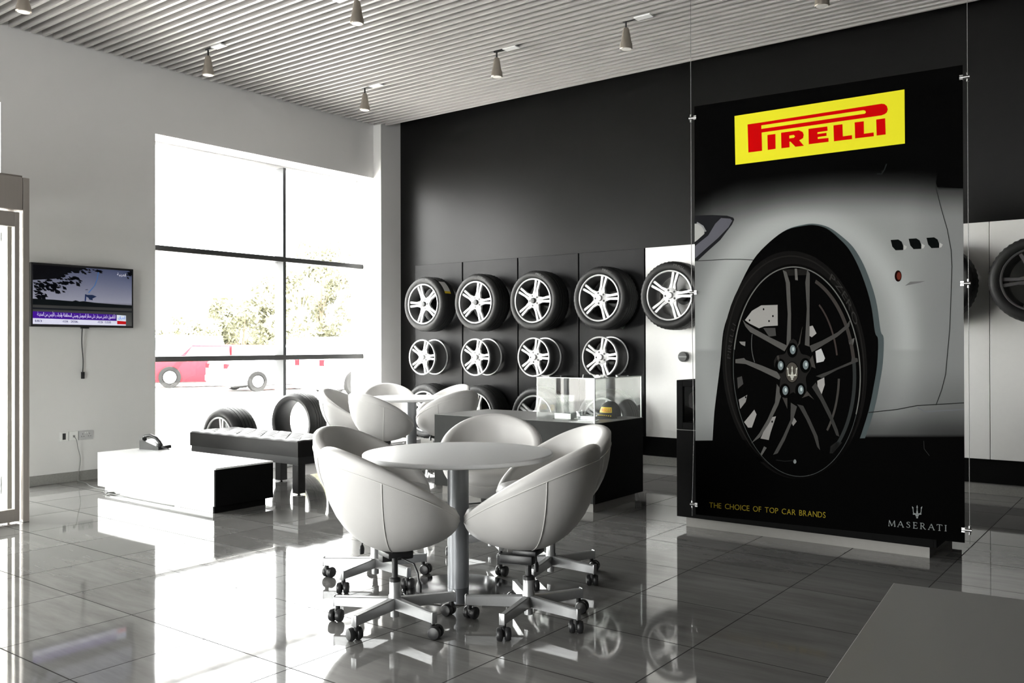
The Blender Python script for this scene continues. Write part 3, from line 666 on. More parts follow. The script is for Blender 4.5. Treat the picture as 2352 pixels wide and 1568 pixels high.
def brim(u, v): a = RAD(-62 + 124 * u); r0 = R_ * 1.02; return ((r0 + .075 * v * cos(a) ** .6) * cos(a), (r0 * .95 + .03 * v) * sin(a), .03 - .012 * v - .03 * (sin(a) ** 2) * v)
b = MB().grid(brim, 24, 6); k = len(b.v); b.add([(x, y, z - .004) for x, y, z in b.v], [tuple(i for i in f[::-1]) for f in b.f]); b.build('brim', mat('black_cotton', (.03, .03, .03), .85), cap, 60)
def patch(r, a0, a1, z0, z1):
    def f(u, v):
        z = z0 + (z1 - z0) * v; e = math.asin(min(.98, ((z - .012) / .125) ** (1 / .85))); a = RAD(a0 + (a1 - a0) * u); return ((R_ * 1.08 * cos(e) + r) * cos(a), (R_ * .95 * cos(e) + r) * sin(a), z)
    return f
pf = MB().grid(patch(.003, -42, 42, .045, .09), 14, 5).build('front_patch', YELLOW, cap)
pp_ = patch(.0045, -34, 34, .053, .082)
out, w = text_flat('PIRELLI', .08); b = MB()
for vs, fs in out: b.add([pp_(x / w, y / .72) for x, y in vs], fs)
b.build('lettering', RED, pf)
out, w = text_flat('1', .08); p1_ = patch(.004, 78, 62, .03, .06) ; b = MB()
p2_ = patch(.004, -80, -66, .03, .062)
for f_ in (p2_,):
    for vs, fs in out: b.add([f_(x / w, y / .72) for x, y in vs], fs)
b.build('number', YELLOW, cap)
b = MB()
for k in range(9):
    u = .22 + .56 * k / 8; q = [brim(u, .35), brim(u + .035, .35), brim(u + .045, .75), brim(u + .01, .75)]; b.add([(x, y, z + .003) for x, y, z in q], [(0, 1, 2, 3)])
b.build('brim_embroidery', YELLOW, cap)
def blk(px, py, nm, lab, sx, sy, sz, rz):
    p = at_z(px, py, ZK); t = thing(nm, lab, 'ornament', (p.x, p.y, ZK), rz)
    MB().box(-sx / 2, sx / 2, -sy / 2, sy / 2, .0, sz, ch=.006).build('block', glass('cut_crystal', (.88, .92, .92), 1.6, 3), t)
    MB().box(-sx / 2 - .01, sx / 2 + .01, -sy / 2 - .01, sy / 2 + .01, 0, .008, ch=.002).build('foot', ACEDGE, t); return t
blk(1330, 962, 'crystal_trophy', 'small upright clear block inside the acrylic case', .05, .05, .075, .3)
blk(1352, 966, 'crystal_trophy', 'wide low clear block beside the cap in the acrylic case', .13, .06, .045, .25)
p = at_z(1262, 966, ZK)
t = thing('brochure_holder', 'upright pale brochure box at the front of the acrylic case', 'holder', (p.x + .02, p.y + .16, ZK))
MB().box(-.09, .09, -.05, .05, 0, .006).box(-.09, -.086, -.05, .05, 0, .13).box(.086, .09, -.05, .05, 0, .13).box(-.09, .09, .046, .05, 0, .2).build('clear_holder', ACRYL, t)
MB().box(-.08, .08, .0, .03, .007, .05).build('white_base', WHITELAM, t)
# black framed case on the counter behind the poster
p = at_y(1551, 930, 5.86)
t = thing('framed_case', 'black framed glass display case on the counter behind the poster', 'display case', (-2.38, 6.08, ZK)); hx = .555
MB().box(-hx, -hx + .05, -.22, .22, 0, .355, ch=.004).box(hx - .05, hx, -.22, .22, 0, .355, ch=.004).box(-hx + .05, hx - .05, -.22, .22, 0, .05).box(-hx + .05, hx - .05, -.22, .22, .31, .355).build('frame', BLACKLAM, t)
MB().box(-hx + .05, hx - .05, .19, .2, .05, .31).build('back_board', BLACKLAM, t)
MB().box(-hx + .05, hx - .05, -.205, -.199, .05, .31).build('pane', ACRYL, t)

# ------------------------------------------------------------------ hanging poster
PA, PBp = V((-2.314, 4.843, 0)), V((-.885, 4.952, 0)); PU = (PBp - PA).normalized(); PN = V((PU.y, -PU.x, 0))
def pst(x, y):
    r = ray(x, y); tt = (PA - EYE).dot(PN) / r.dot(PN); q = EYE + r * tt; return ((q - PA).dot(PU), q.z)
uL, uR = pst(1597, 800)[0], pst(2214, 800)[0]; zB = pst(2214, 1246)[1]; zT = 2.72
hp = thing('hanging_poster', 'large printed car wheel poster hanging on steel cables with a yellow tyre sign', 'poster', (PA.x, PA.y, 0), math.atan2(PU.y, PU.x))
def P3(u, z, l): return (u, -.0005 * l - .0025, z)
MB().box(uL, uR, -.002, .002, zB, zT).build('panel', mat('poster_backing', (.002, .002, .002), .6, spec=0), hp)
GAIN = .83
def pc(v, gain=None):
    g = GAIN if gain is None else gain
    c = s2l(v) if isinstance(v, tuple) else s2l((v, v, v)); return tuple(min(.92, max(q * g, .002)) for q in c)
pic = MB()
def clampP(u, z): return (min(max(u, uL), uR), min(max(z, zB), zT))
def poly(pts, c, l, mb=None, gain=None):
    (mb or pic).add([P3(*clampP(*pst(x, y)), l) for x, y in pts], [tuple(range(len(pts)))], None, pc(c, gain))
def ell(cx, cy, rx, ry, c, l, n=48, tilt=0, a0=0, a1=2 * pi, mb=None):
    pts = []
    for i in range(n):
        a = a0 + (a1 - a0) * i / n; x, y = rx * cos(a), ry * sin(a); pts.append((cx + x * cos(tilt) - y * sin(tilt), cy + x * sin(tilt) + y * cos(tilt)))
    poly(pts, c, l, mb)
def ringp(cx, cy, rx, ry, w, c, l, n=64, a0=0, a1=2 * pi, tilt=0):
    full = abs(a1 - a0 - 2 * pi) < 1e-6; vs = []
    for i in range(n + 1):
        a = a0 + (a1 - a0) * i / n
        for k in (0, 1):
            x, y = (rx - w * k) * cos(a), (ry - w * k) * sin(a); vs.append(P3(*clampP(*pst(cx + x * cos(tilt) - y * sin(tilt), cy + x * sin(tilt) + y * cos(tilt))), l))
    pic.add(vs, [(2 * i, 2 * i + 1, 2 * i + 3, 2 * i + 2) for i in range(n)], None, pc(c))
def line(pts, w, c, l, mb=None):
    vs = []
    for i, (x, y) in enumerate(pts):
        a = pts[max(i - 1, 0)]; b = pts[min(i + 1, len(pts) - 1)]; dx, dy = b[0] - a[0], b[1] - a[1]; L = math.hypot(dx, dy) or 1; nx, ny = -dy / L * w / 2, dx / L * w / 2
        vs += [P3(*clampP(*pst(x + nx, y + ny)), l), P3(*clampP(*pst(x - nx, y - ny)), l)]
    (mb or pic).add(vs, [(2 * i, 2 * i + 1, 2 * i + 3, 2 * i + 2) for i in range(len(pts) - 1)], None, pc(c))
def sst(a, b, x): t_ = min(max((x - a) / (b - a), 0), 1); return t_ * t_ * (3 - 2 * t_)
def ytop(x):
    for (xa, ya), (xb, yb) in zip([(1590, 452), (1640, 420), (1700, 398), (1800, 384), (1900, 376), (2000, 374), (2150, 378)], [(1640, 420), (1700, 398), (1800, 384), (1900, 376), (2000, 374), (2150, 378), (2230, 380)]):
        if x <= xb: return ya + (yb - ya) * (x - xa) / (xb - xa)
    return 380
def body(x, y):
    f = sst(-5, 130, y - ytop(x))
    base = .56
    d = math.hypot((x - 1850) / 1.0, (y - 800) / 1.25)      # round the arch
    base += .10 * math.exp(-((d - 232) / 30) ** 2) * (1 if y < 800 else .4) - .09 * math.exp(-((d - 300) / 38) ** 2) * sst(1880, 1720, x) * sst(820, 640, y)
    base -= .03 * sst(1760, 1600, x) * sst(480, 700, y)
    base -= .06 * sst(2030, 2200, x) - .02 * math.exp(-((x - 2090) / 30) ** 2)
    base -= .10 * sst(820, 950, y) * sst(1950, 2000, x) + .18 * sst(930, 1005, y) * sst(1950, 2000, x)
    base -= .05 * sst(520, 560, x - 1080) * 0
    v = base * f
    if x > 2150 and y < 432: v = .0
    if y > 1003 + (2000 - x) * .0 and x > 1950: v = .0
    return (v * .985, v * 1.0, v * .995)
GX, GY = 78, 82; xs = [1590 + (2222 - 1590) * i / GX for i in range(GX + 1)]; ys = [366 + (1012 - 366) * j / GY for j in range(GY + 1)]
vs = []; cs = []
for x in xs:
    for y in ys: vs.append(P3(*clampP(*pst(x, y)), 1)); cs.append(pc(body(x, y)))
pic.add(vs, [(i * (GY + 1) + j, (i + 1) * (GY + 1) + j, (i + 1) * (GY + 1) + j + 1, i * (GY + 1) + j + 1) for i in range(GX) for j in range(GY)], None, cs)
K = 0.0
poly([(2157, 378), (2150, 420), (2153, 430), (2222, 432), (2222, 366), (2160, 366)], K, 2)
ARCH = [(1637, 1014), (1640, 964), (1643, 930), (1655, 834), (1662, 760), (1678, 711), (1697, 661), (1731, 596), (1770, 554), (1808, 527), (1846, 516), (1873, 514), (1904, 522), (1934, 543), (1961, 569), (1984, 608), (2003, 657), (2015, 703), (2023, 760), (2030, 777), (2028, 834), (2020, 884), (2009, 937), (1995, 983), (1984, 1014)]
def curve2(pts, n=4):
    return [(q.x, q.y) for q in smooth([V((x, y, 0)) for x, y in pts], n)]
ARCH = curve2(ARCH)
poly(ARCH, (.30, .335, .34), 2)
poly([(x - 13 * sst(1840, 2000, x), y + 3 * sst(1780, 1860, x)) for x, y in ARCH], K, 3)
poly([(1590, 1011), (1638, 1011), (1985, 1006), (2222, 1003), (2222, 1060), (1590, 1060)], K, 4)
# tyre and rim in the picture
ell(1826, 838, 166, 262, (.085, .082, .08), 4, 64, -.06); ringp(1826, 838, 160, 252, 3, (.13, .125, .12), 5, tilt=-.06)
ell(1831, 853, 152, 247, (.045, .043, .042), 5, 64, -.05)
ell(1831, 853, 146, 241, K, 6, 64, -.05)
ringp(1831, 853, 146.5, 241.5, 2.6, (.42, .42, .41), 7, 72, -2.9, .45, -.05); ringp(1831, 853, 146.5, 241.5, 1.6, (.26, .27, .27), 7, 72, .45, 3.38, -.05)
ringp(1829, 853, 138, 228, 8, (.24, .225, .215), 7, 40, -1.15, -.1, -.05); ringp(1829, 853, 138, 228, 8, (.19, .20, .20), 7, 40, -.1, 1.0, -.05)
ringp(1822, 853, 105, 190, 4, (.25, .22, .21), 7, 30, -.95, -.2); ringp(1826, 860, 104, 190, 5, (.26, .25, .24), 7, 30, .05, .75)
def Z8(p): return [(1660 + x / 2.8, 560 + y / 2.8) for x, y in p]
for p, c in (([(145, 490), (190, 430), (250, 395), (355, 392), (356, 525), (270, 530), (235, 542), (175, 512)], .60), ([(262, 540), (340, 540), (345, 590), (300, 596)], .26),
             ([(95, 860), (125, 850), (135, 900), (100, 930)], .25), ([(105, 1000), (160, 970), (150, 1015), (115, 1060)], .52), ([(140, 1145), (205, 1065), (220, 1095), (190, 1180), (165, 1180)], .58), ([(245, 1250), (305, 1115), (345, 1108), (310, 1212), (298, 1260)], .55), ([(440, 1140), (460, 1115), (478, 1140), (455, 1170)], .5),
             ([(560, 530), (580, 525), (605, 575), (575, 600), (558, 590)], .62), ([(598, 690), (635, 672), (660, 735), (650, 755), (605, 765)], .72), ([(610, 880), (655, 858), (658, 905), (638, 965), (612, 930)], .62), ([(108, 628), (148, 628), (146, 658), (120, 645)], .5), ([(268, 1300), (285, 1310), (250, 1365), (245, 1350)], .38), ([(695, 1300), (735, 1270), (770, 1275), (710, 1345), (690, 1345)], .13), ([(810, 620), (850, 605), (840, 650), (815, 645)], .36)):
    poly(Z8(p), (c, c * .985, c * .97) if c < .7 else (c, c, c), 7)
for p in ((265, 420), (325, 464), (300, 496), (175, 491), (320, 1142), (150, 985)): ell(*Z8([p])[0], 1.8, 2.6, K, 8, 10)
ringp(*Z8([(330, 640)])[0], 52, 85, 2, (.3, .3, .3), 7, 16, 2.6, 3.4)
SP = [[(388, 168), (412, 180), (434, 250), (442, 450), (440, 640), (412, 660), (420, 450), (408, 250)], [(545, 165), (562, 190), (560, 420), (560, 660), (530, 650), (543, 420), (533, 250)],
      [(560, 655), (640, 622), (740, 568), (798, 520), (822, 486), (816, 532), (740, 596), (650, 650), (575, 696)], [(600, 850), (700, 812), (828, 756), (832, 728), (868, 735), (872, 756), (830, 772), (740, 808), (640, 862)],
      [(600, 890), (645, 980), (695, 1080), (742, 1195), (752, 1238), (732, 1230), (690, 1125), (630, 1005), (575, 920)], [(480, 1030), (520, 1040), (565, 1130), (612, 1235), (628, 1325), (610, 1305), (585, 1228), (540, 1130), (496, 1052)],
      [(440, 1020), (480, 1045), (455, 1130), (402, 1260), (356, 1345), (326, 1355), (388, 1240), (438, 1130)], [(350, 900), (386, 950), (360, 1035), (302, 1150), (242, 1242), (184, 1282), (238, 1216), (290, 1128), (338, 1020)],
      [(130, 488), (150, 510), (205, 545), (305, 600), (420, 655), (400, 690), (290, 628), (178, 566), (148, 530)], [(84, 742), (140, 733), (150, 745), (255, 782), (385, 836), (365, 872), (250, 816), (150, 772), (84, 766)]]
for i, p in enumerate(SP):
    v = (.33, .31, .27, .24, .22, .24, .27, .32, .33, .34)[i]; poly(Z8(p), (v, v * .985, v * .96), 8)
    q = [(x * .0 + a[0], a[1]) for a in [(0, 0)] for x in ()]
poly(Z8([(465, 160), (480, 160), (486, 235), (468, 232)]), (.40, .39, .38), 9)
poly(Z8([(398, 165), (550, 160), (545, 200), (405, 205)]), (.12, .115, .11), 7)
star = []
for i in range(40):
    a = 2 * pi * i / 40; r = 1 + .20 * cos(5 * (a + pi / 2)); star.append((455 + 108 * r * cos(a), 815 + 172 * r * sin(a)))
poly(Z8(star), (.135, .130, .125), 9)
for (x, y) in ((453, 680), (375, 782), (536, 778), (405, 942), (505, 938)):
    ell(*Z8([(x - 3, y + 3)])[0], 12, 17, (.03, .03, .03), 10, 24); ell(*Z8([(x, y)])[0], 6.5, 10.5, (.42, .46, .47), 11, 20); ell(*Z8([(x + 3, y - 4)])[0], 2.6, 4.6, (.72, .76, .76), 12, 14)
for p in ([(490, 640), (512, 540), (516, 530), (505, 600), (500, 640), (470, 680)], [(350, 720), (362, 715), (372, 760), (360, 770)], [(385, 985), (418, 990), (418, 1060)], [(512, 990), (545, 945), (590, 1000), (555, 975)], [(562, 745), (580, 715), (600, 800), (575, 790)]): poly(Z8(p), (.25, .24, .23), 10)
ell(*Z8([(448, 825)])[0], 15.5, 24.5, (.06, .06, .06), 10, 36); ell(*Z8([(448, 825)])[0], 14, 22.6, (.31, .295, .27), 11, 36)
line(Z8([(345, 1388), (400, 1396), (455, 1392)]), 2, (.12, .12, .12), 8); ell(*Z8([(466, 1398)])[0], 3.4, 5, (.5, .52, .52), 8, 14)
def trident(cx, cy, h, c, l, mb):
    s = h / 100
    def q(pts): return [(cx + x * s, cy + y * s) for x, y in pts]
    for p in ([(0, -50), (7, -28), (3, -31), (3, 18), (-3, 18), (-3, -31), (-7, -28)], [(-38, -40), (-24, -27), (-28, -26), (-26, 6), (-14, 16), (-20, 18), (-31, 8), (-33, -24), (-36, -22)], [(38, -40), (24, -27), (28, -26), (26, 6), (14, 16), (20, 18), (31, 8), (33, -24), (36, -22)],
              [(-10, 20), (-3, -10), (-1, -10), (-6, 20)], [(10, 20), (3, -10), (1, -10), (6, 20)], [(-33, 14), (33, 14), (30, 23), (-30, 23)], [(-14, 25), (14, 25), (9, 36), (-9, 36)], [(-7, 39), (7, 39), (6, 50), (-6, 50)]): poly(q(p), c, l, mb)
trident(*Z8([(449, 828)])[0], 32, (.78, .78, .74), 12, pic)
# headlamp, lines, vents
def Z7(p): return [(1540 + x / 2.613, 160 + y / 2.613) for x, y in p]
poly(Z7([(140, 876), (250, 872), (340, 876), (378, 888), (384, 900), (370, 930), (300, 1022), (222, 1092), (165, 1145), (140, 1150)]), (.13, .13, .14), 2)
poly(Z7([(270, 925), (305, 890), (360, 894), (372, 906), (350, 945), (285, 1012), (205, 1082), (140, 1135), (140, 1060), (228, 995)]), (.36, .36, .39), 3)
poly(Z7([(140, 925), (175, 925), (205, 960), (205, 985), (160, 1025), (140, 1035)]), (.66, .66, .65), 4); line(Z7([(160, 918), (195, 940), (213, 972)]), 4, (.55, .55, .56), 4)
line(Z7([(145, 1148), (250, 1143), (330, 1138), (420, 1138), (497, 1142)]), 1.8, (.22, .22, .22), 3)
line(Z7([(1588, 680), (1600, 735), (1630, 850), (1662, 960), (1684, 1080), (1690, 1180), (1686, 1290), (1682, 1420), (1676, 1560)]) + [(2172, 860), (2163, 895), (2150, 930)], 1.8, (.17, .17, .17), 3)
line(Z7([(1240, 626), (1268, 626), (1285, 600), (1298, 565)]), 3, (.13, .14, .14), 3)
for dx, dy in ((0, 0), (108, -7), (215, -13)): poly(Z7([(1322 + dx, 1022 + dy), (1368 + dx, 1019 + dy), (1388 + dx, 1032 + dy), (1398 + dx, 1058 + dy), (1398 + dx, 1082 + dy), (1352 + dx, 1084 + dy), (1332 + dx, 1062 + dy)]), (.05, .06, .06), 3); poly(Z7([(1398 + dx, 1082 + dy), (1400 + dx, 1050 + dy), (1420 + dx, 1062 + dy), (1412 + dx, 1078 + dy)]), (.70, .70, .69), 2)
ell(*Z7([(1367, 1238)])[0], 8, 13, (.10, .04, .035), 3, 24); ell(*Z7([(1372, 1238)])[0], 5, 9, (.38, .17, .13), 4, 20)
poly(Z7([(1408, 1296), (1440, 1272), (1530, 1268), (1500, 1278)]), (.42, .42, .42), 2)
line([(1995, 947), (2060, 940), (2107, 931), (2160, 928), (2222, 925)], 2, (.14, .14, .14), 3)
line([(2108, 936), (2125, 945), (2222, 940)], 2.5, (.40, .41, .43), 3)
line(Z7([(1590, 1475)]) + [(2190, 724), (2213, 722)], 2, (.6, .6, .6), 2) if 0 else None
line([(2122, 1012), (2123, 1030), (2135, 1046)], 1.2, (.2, .2, .2), 5)
pic.build('car_picture', PRINT, hp)
# lettering on the printed tyre
def arcprint(s, a0, a1, rx, ry, hgt, c, l):
    tt = MB()
    out, w = text_flat(s, .14)
    for vs, fs in out:
        pts = []
        for x, y in vs:
            a = a0 + (a1 - a0) * x / w; k = 1 + (y / .72) * hgt; X, Y = rx * k * cos(a), ry * k * sin(a); pts.append(P3(*clampP(*pst(1828 + X, 846 + Y)), l))
        tt.add(pts, fs, None, pc(c))
    tt.build('tyre_lettering', PRINT, hp)
arcprint('PZERO', -1.02, -.42, 148, 240, .07, (.20, .195, .19), 9); arcprint('PIRELLI', -3.05, -2.72, 150, 243, .055, (.19, .185, .18), 9)
# yellow sign
sg = MB()
poly([(1688, 267), (2078, 206), (2079, 330), (1690, 379)], (.88, .855, .17), 9, sg, .92)
RD = (.74, .03, .035)
def sp_(p, c, l): poly(Z7(p), c, l, sg, 1.0 if c is RD else .92)
sp_([(465, 330), (548, 318), (552, 488), (470, 498)], RD, 10)
sp_([(548, 318), (1268, 206), (1286, 208), (1300, 220), (1306, 240), (1300, 258), (1288, 268), (1268, 276), (548, 379)], RD, 10)
YL = (.88, .855, .17)
sp_([(548, 336), (1160, 245), (1170, 248), (1175, 257), (1168, 266), (548, 357)], YL, 11)
sp_([(584, 393), (632, 387), (633, 476), (586, 483)], RD, 10)
sp_([(666, 380), (772, 365), (795, 375), (802, 392), (798, 412), (775, 425), (803, 458), (752, 464), (722, 433), (716, 434), (717, 467), (668, 473)], RD, 10); sp_([(716, 397), (742, 393), (750, 401), (743, 410), (716, 414)], YL, 11)
sp_([(830, 357), (943, 342), (945, 368), (884, 377), (884, 388), (938, 380), (939, 398), (885, 406), (886, 417), (950, 411), (951, 434), (832, 449)], RD, 10)
sp_([(980, 336), (1034, 329), (1036, 402), (1091, 394), (1092, 418), (983, 431)], RD, 10)
sp_([(1107, 318), (1162, 311), (1163, 386), (1221, 378), (1222, 401), (1110, 414)], RD, 10)
sp_([(1236, 301), (1290, 293), (1293, 390), (1239, 397)], RD, 10)
tag(sg.build('brand_sign', PRINT, hp), 'yellow rectangular sign with red lettering')
def ptext(s, pa, pb, hpx, col, nm, gap=.09, thin=0):
    b = MB(); out, w = text_flat(s, gap)
    for vs, fs in out:
        b.add([P3(*pst(pa[0] + (pb[0] - pa[0]) * x / w, pa[1] + (pb[1] - pa[1]) * x / w - hpx * (1 + .1 * x / w) * y / .72), 9) for x, y in vs], fs, None, pc(col))
    b.build(nm, PRINT, hp)
ptext('THE CHOICE OF TOP CAR BRANDS', (1630, 1164.5), (1897, 1188.5), 12.5, (.58, .51, .17), 'slogan', .11)
# serif word mark
ST = {'M': [((0, 0), (.08, 1), .07), ((.08, 1), (.5, .05), .14), ((.5, .05), (.92, 1), .07), ((.92, 1), (1, 0), .14), ((-.08, 0), (.14, 0), .06), ((.84, 0), (1.1, 0), .06)], 'A': [((.05, 0), (.5, 1), .07), ((.5, 1), (.95, 0), .14), ((.22, .36), (.76, .36), .06), ((-.06, 0), (.2, 0), .06), ((.8, 0), (1.08, 0), .06)],
      'S': [((.62, .8), (.5, .96), .07), ((.5, .96), (.2, .93), .08), ((.2, .93), (.1, .74), .11), ((.1, .74), (.5, .48), .13), ((.5, .48), (.62, .26), .13), ((.62, .26), (.48, .05), .10), ((.48, .05), (.18, .04), .08), ((.18, .04), (.06, .22), .07)], 'E': [((.18, 0), (.18, 1), .14), ((.02, 1), (.68, 1), .06), ((.02, 0), (.72, 0), .06), ((.18, .52), (.52, .52), .06), ((.68, 1), (.68, .82), .06), ((.72, 0), (.74, .2), .06), ((.52, .62), (.52, .42), .05)],
      'R': [((.18, 0), (.18, 1), .14), ((.02, 1), (.5, 1), .06), ((.5, 1), (.66, .88), .09), ((.66, .88), (.66, .66), .13), ((.66, .66), (.5, .52), .09), ((.5, .52), (.18, .52), .06), ((.42, .52), (.82, 0), .14), ((.02, 0), (.36, 0), .06), ((.74, 0), (.98, 0), .06)], 'T': [((.42, 0), (.42, 1), .14), ((0, 1), (.84, 1), .06), ((0, 1), (0, .8), .06), ((.84, 1), (.84, .8), .06), ((.24, 0), (.6, 0), .06)], 'I': [((.18, 0), (.18, 1), .14), ((.02, 0), (.34, 0), .06), ((.02, 1), (.34, 1), .06)]}
wm = MB(); x = 0; WID = {'M': 1, 'A': 1, 'S': .68, 'E': .74, 'R': .94, 'T': .84, 'I': .36}; tot = sum(WID[c] for c in 'MASERATI') + .42 * 7
for c in 'MASERATI':
    for a, b_, w in ST[c]:
        pts = [(2042 + (2175 - 2042) * (x + q[0]) / tot, 1207 + (1219 - 1207) * (x + q[0]) / tot - q[1] * 13.5) for q in (a, b_)]; line(pts, max(1.1, w * 13.5), (.60, .62, .62), 9, wm)
    x += WID[c] + .42
wm.build('word_mark', PRINT, hp)
em = MB(); trident(2107, 1174, 31, (.60, .62, .62), 9, em); em.build('emblem', PRINT, hp)
# cables and clamps
for px, ys_, uo in ((1588, (272, 672, 1157), -.022), (2214, (178, 651, 1216), .022)):
    uu = (uL if uo < 0 else uR) + uo; zs = [pst(px, y)[1] for y in ys_]
    MB().tube([(uu, 0, zs[2] - .07), (uu, 0, zs[2]), (uu + (.012 if uo < 0 else 0), 0, (zs[2] * 2 + zs[1]) / 3), (uu, 0, zs[1]), (uu, 0, zs[0]), (uu, 0, ZT)], .0019, 6).build('cable', mat('dull_steel_wire', (.16, .16, .155), .5, metal=.3), hp, 60)
    for z in zs:
        s = 1 if uo < 0 else -1
        MB().cyl((uu - s * .010, -.004, z), (uu + s * .036, -.004, z), .009, n=14).cyl((uu, 0, z - .022), (uu, 0, z + .022), .006, n=12).box(min(uu + s * .02, uu + s * .036), max(uu + s * .02, uu + s * .036), -.012, .008, z - .012, z + .012).build('clamp', CHROME, hp, 40)

# ------------------------------------------------------------------ tyres at the window
def loose_tyre(x, y, z, R, r, w, rz, label, rim):
    t = thing('display_tyre', label, 'tyre', (x, y, z), rz)
    Q = M.Translation((0, -w / 2, R)) @ TY
    def part(nm, b, m, par, sm=40): b.v = [tuple(Q @ V(p)) for p in b.v]; return b.build(nm, m, par, sm)
    part('tyre', tyre_mb(R, r, w, 2), RUBBER, t, 50)
    if rim:
        part('rim_lip', rim_lip(r, w - .02), RIMM, t); part('rim_barrel', rim_barrel(r, w - .02), RIMB, t); part('spokes', spokes_mb(r, .3, -.02), RIMM, t)
    else: part('inner_liner', MB().lathe([(r + .003, -.02), (R - .03, -.05), (R - .026, -w + .05), (r + .003, -w + .02), (r + .001, -w + .02), (R - .024, -w + .052), (R - .028, -.048), (r + .001, -.02)], 64, None, True), RUBBER, t)
    return t
p = at_d(529, 940, 9.42); loose_tyre(p.x, p.y, 0, .332, .235, .28, RAD(0), 'wide wheel with alloy rim standing on the floor behind the bench by the window', True)
struct('trim_3', MB().box(XG + .03, -7.75, 6.05, YJ, 0, .12, ch=.004), WHITELAM)
p = at_d(687, 940, 9.95); loose_tyre(p.x, p.y, .12, .335, .25, .25, RAD(5), 'bare wide tyre without a rim standing on the white window plinth', False)

# ------------------------------------------------------------------ ceiling spotlights
sproto = None
sl_ = [((54, 2), 0, 'above the entrance door'), ((478, 152), 1, 'hanging above the television wall'), ((820, 30), 2, 'with a bright plate beside it, above the big window'), ((838, 235), 1, 'in front of the corner pilaster'), ((1141, 156), 0, 'above the black wheel panels'), ((1438, 90), 0, 'near the poster cable'), ((1888, -12), 0, 'above the poster sign')]
for (px, py), pl, where in sl_:
    p = at_z(px, py, 4.08); lab = 'small metal ceiling spotlight ' + where
    if sproto is None:
        t = thing('ceiling_spotlight', lab, 'spotlight', p, 0, 'ceiling spotlights')
        MB().lathe([(0, .10), (.022, .10), (.030, .08), (.046, -.02), (.056, -.05), (.058, -.085), (.052, -.092), (.05, -.088), (0, -.086)], 28).build('lamp_head', mat('nickel_lamp', (.33, .295, .255), .42, metal=.6), t, 40)
        MB().lathe([(0, -.0915), (.047, -.0905), (.047, -.0885), (0, -.089)], 24).build('lens', mat('frosted_lens', (.75, .73, .70), .4), t, 40)
        MB().box(-.006, .006, -.006, .006, .095, .165).box(-.03, .12, -.012, .012, .158, .172).build('bracket', BLACKP, t)
        MB().box(.10, .26, -.04, .04, .155, .168).build('gear_plate', mat('white_gear_plate', (.9, .9, .9), .3), t)
        sproto = t
    else:
        t = copy_tree(sproto); t.location = p; t['label'] = lab
    if pl == 2: t.rotation_euler.z = pi

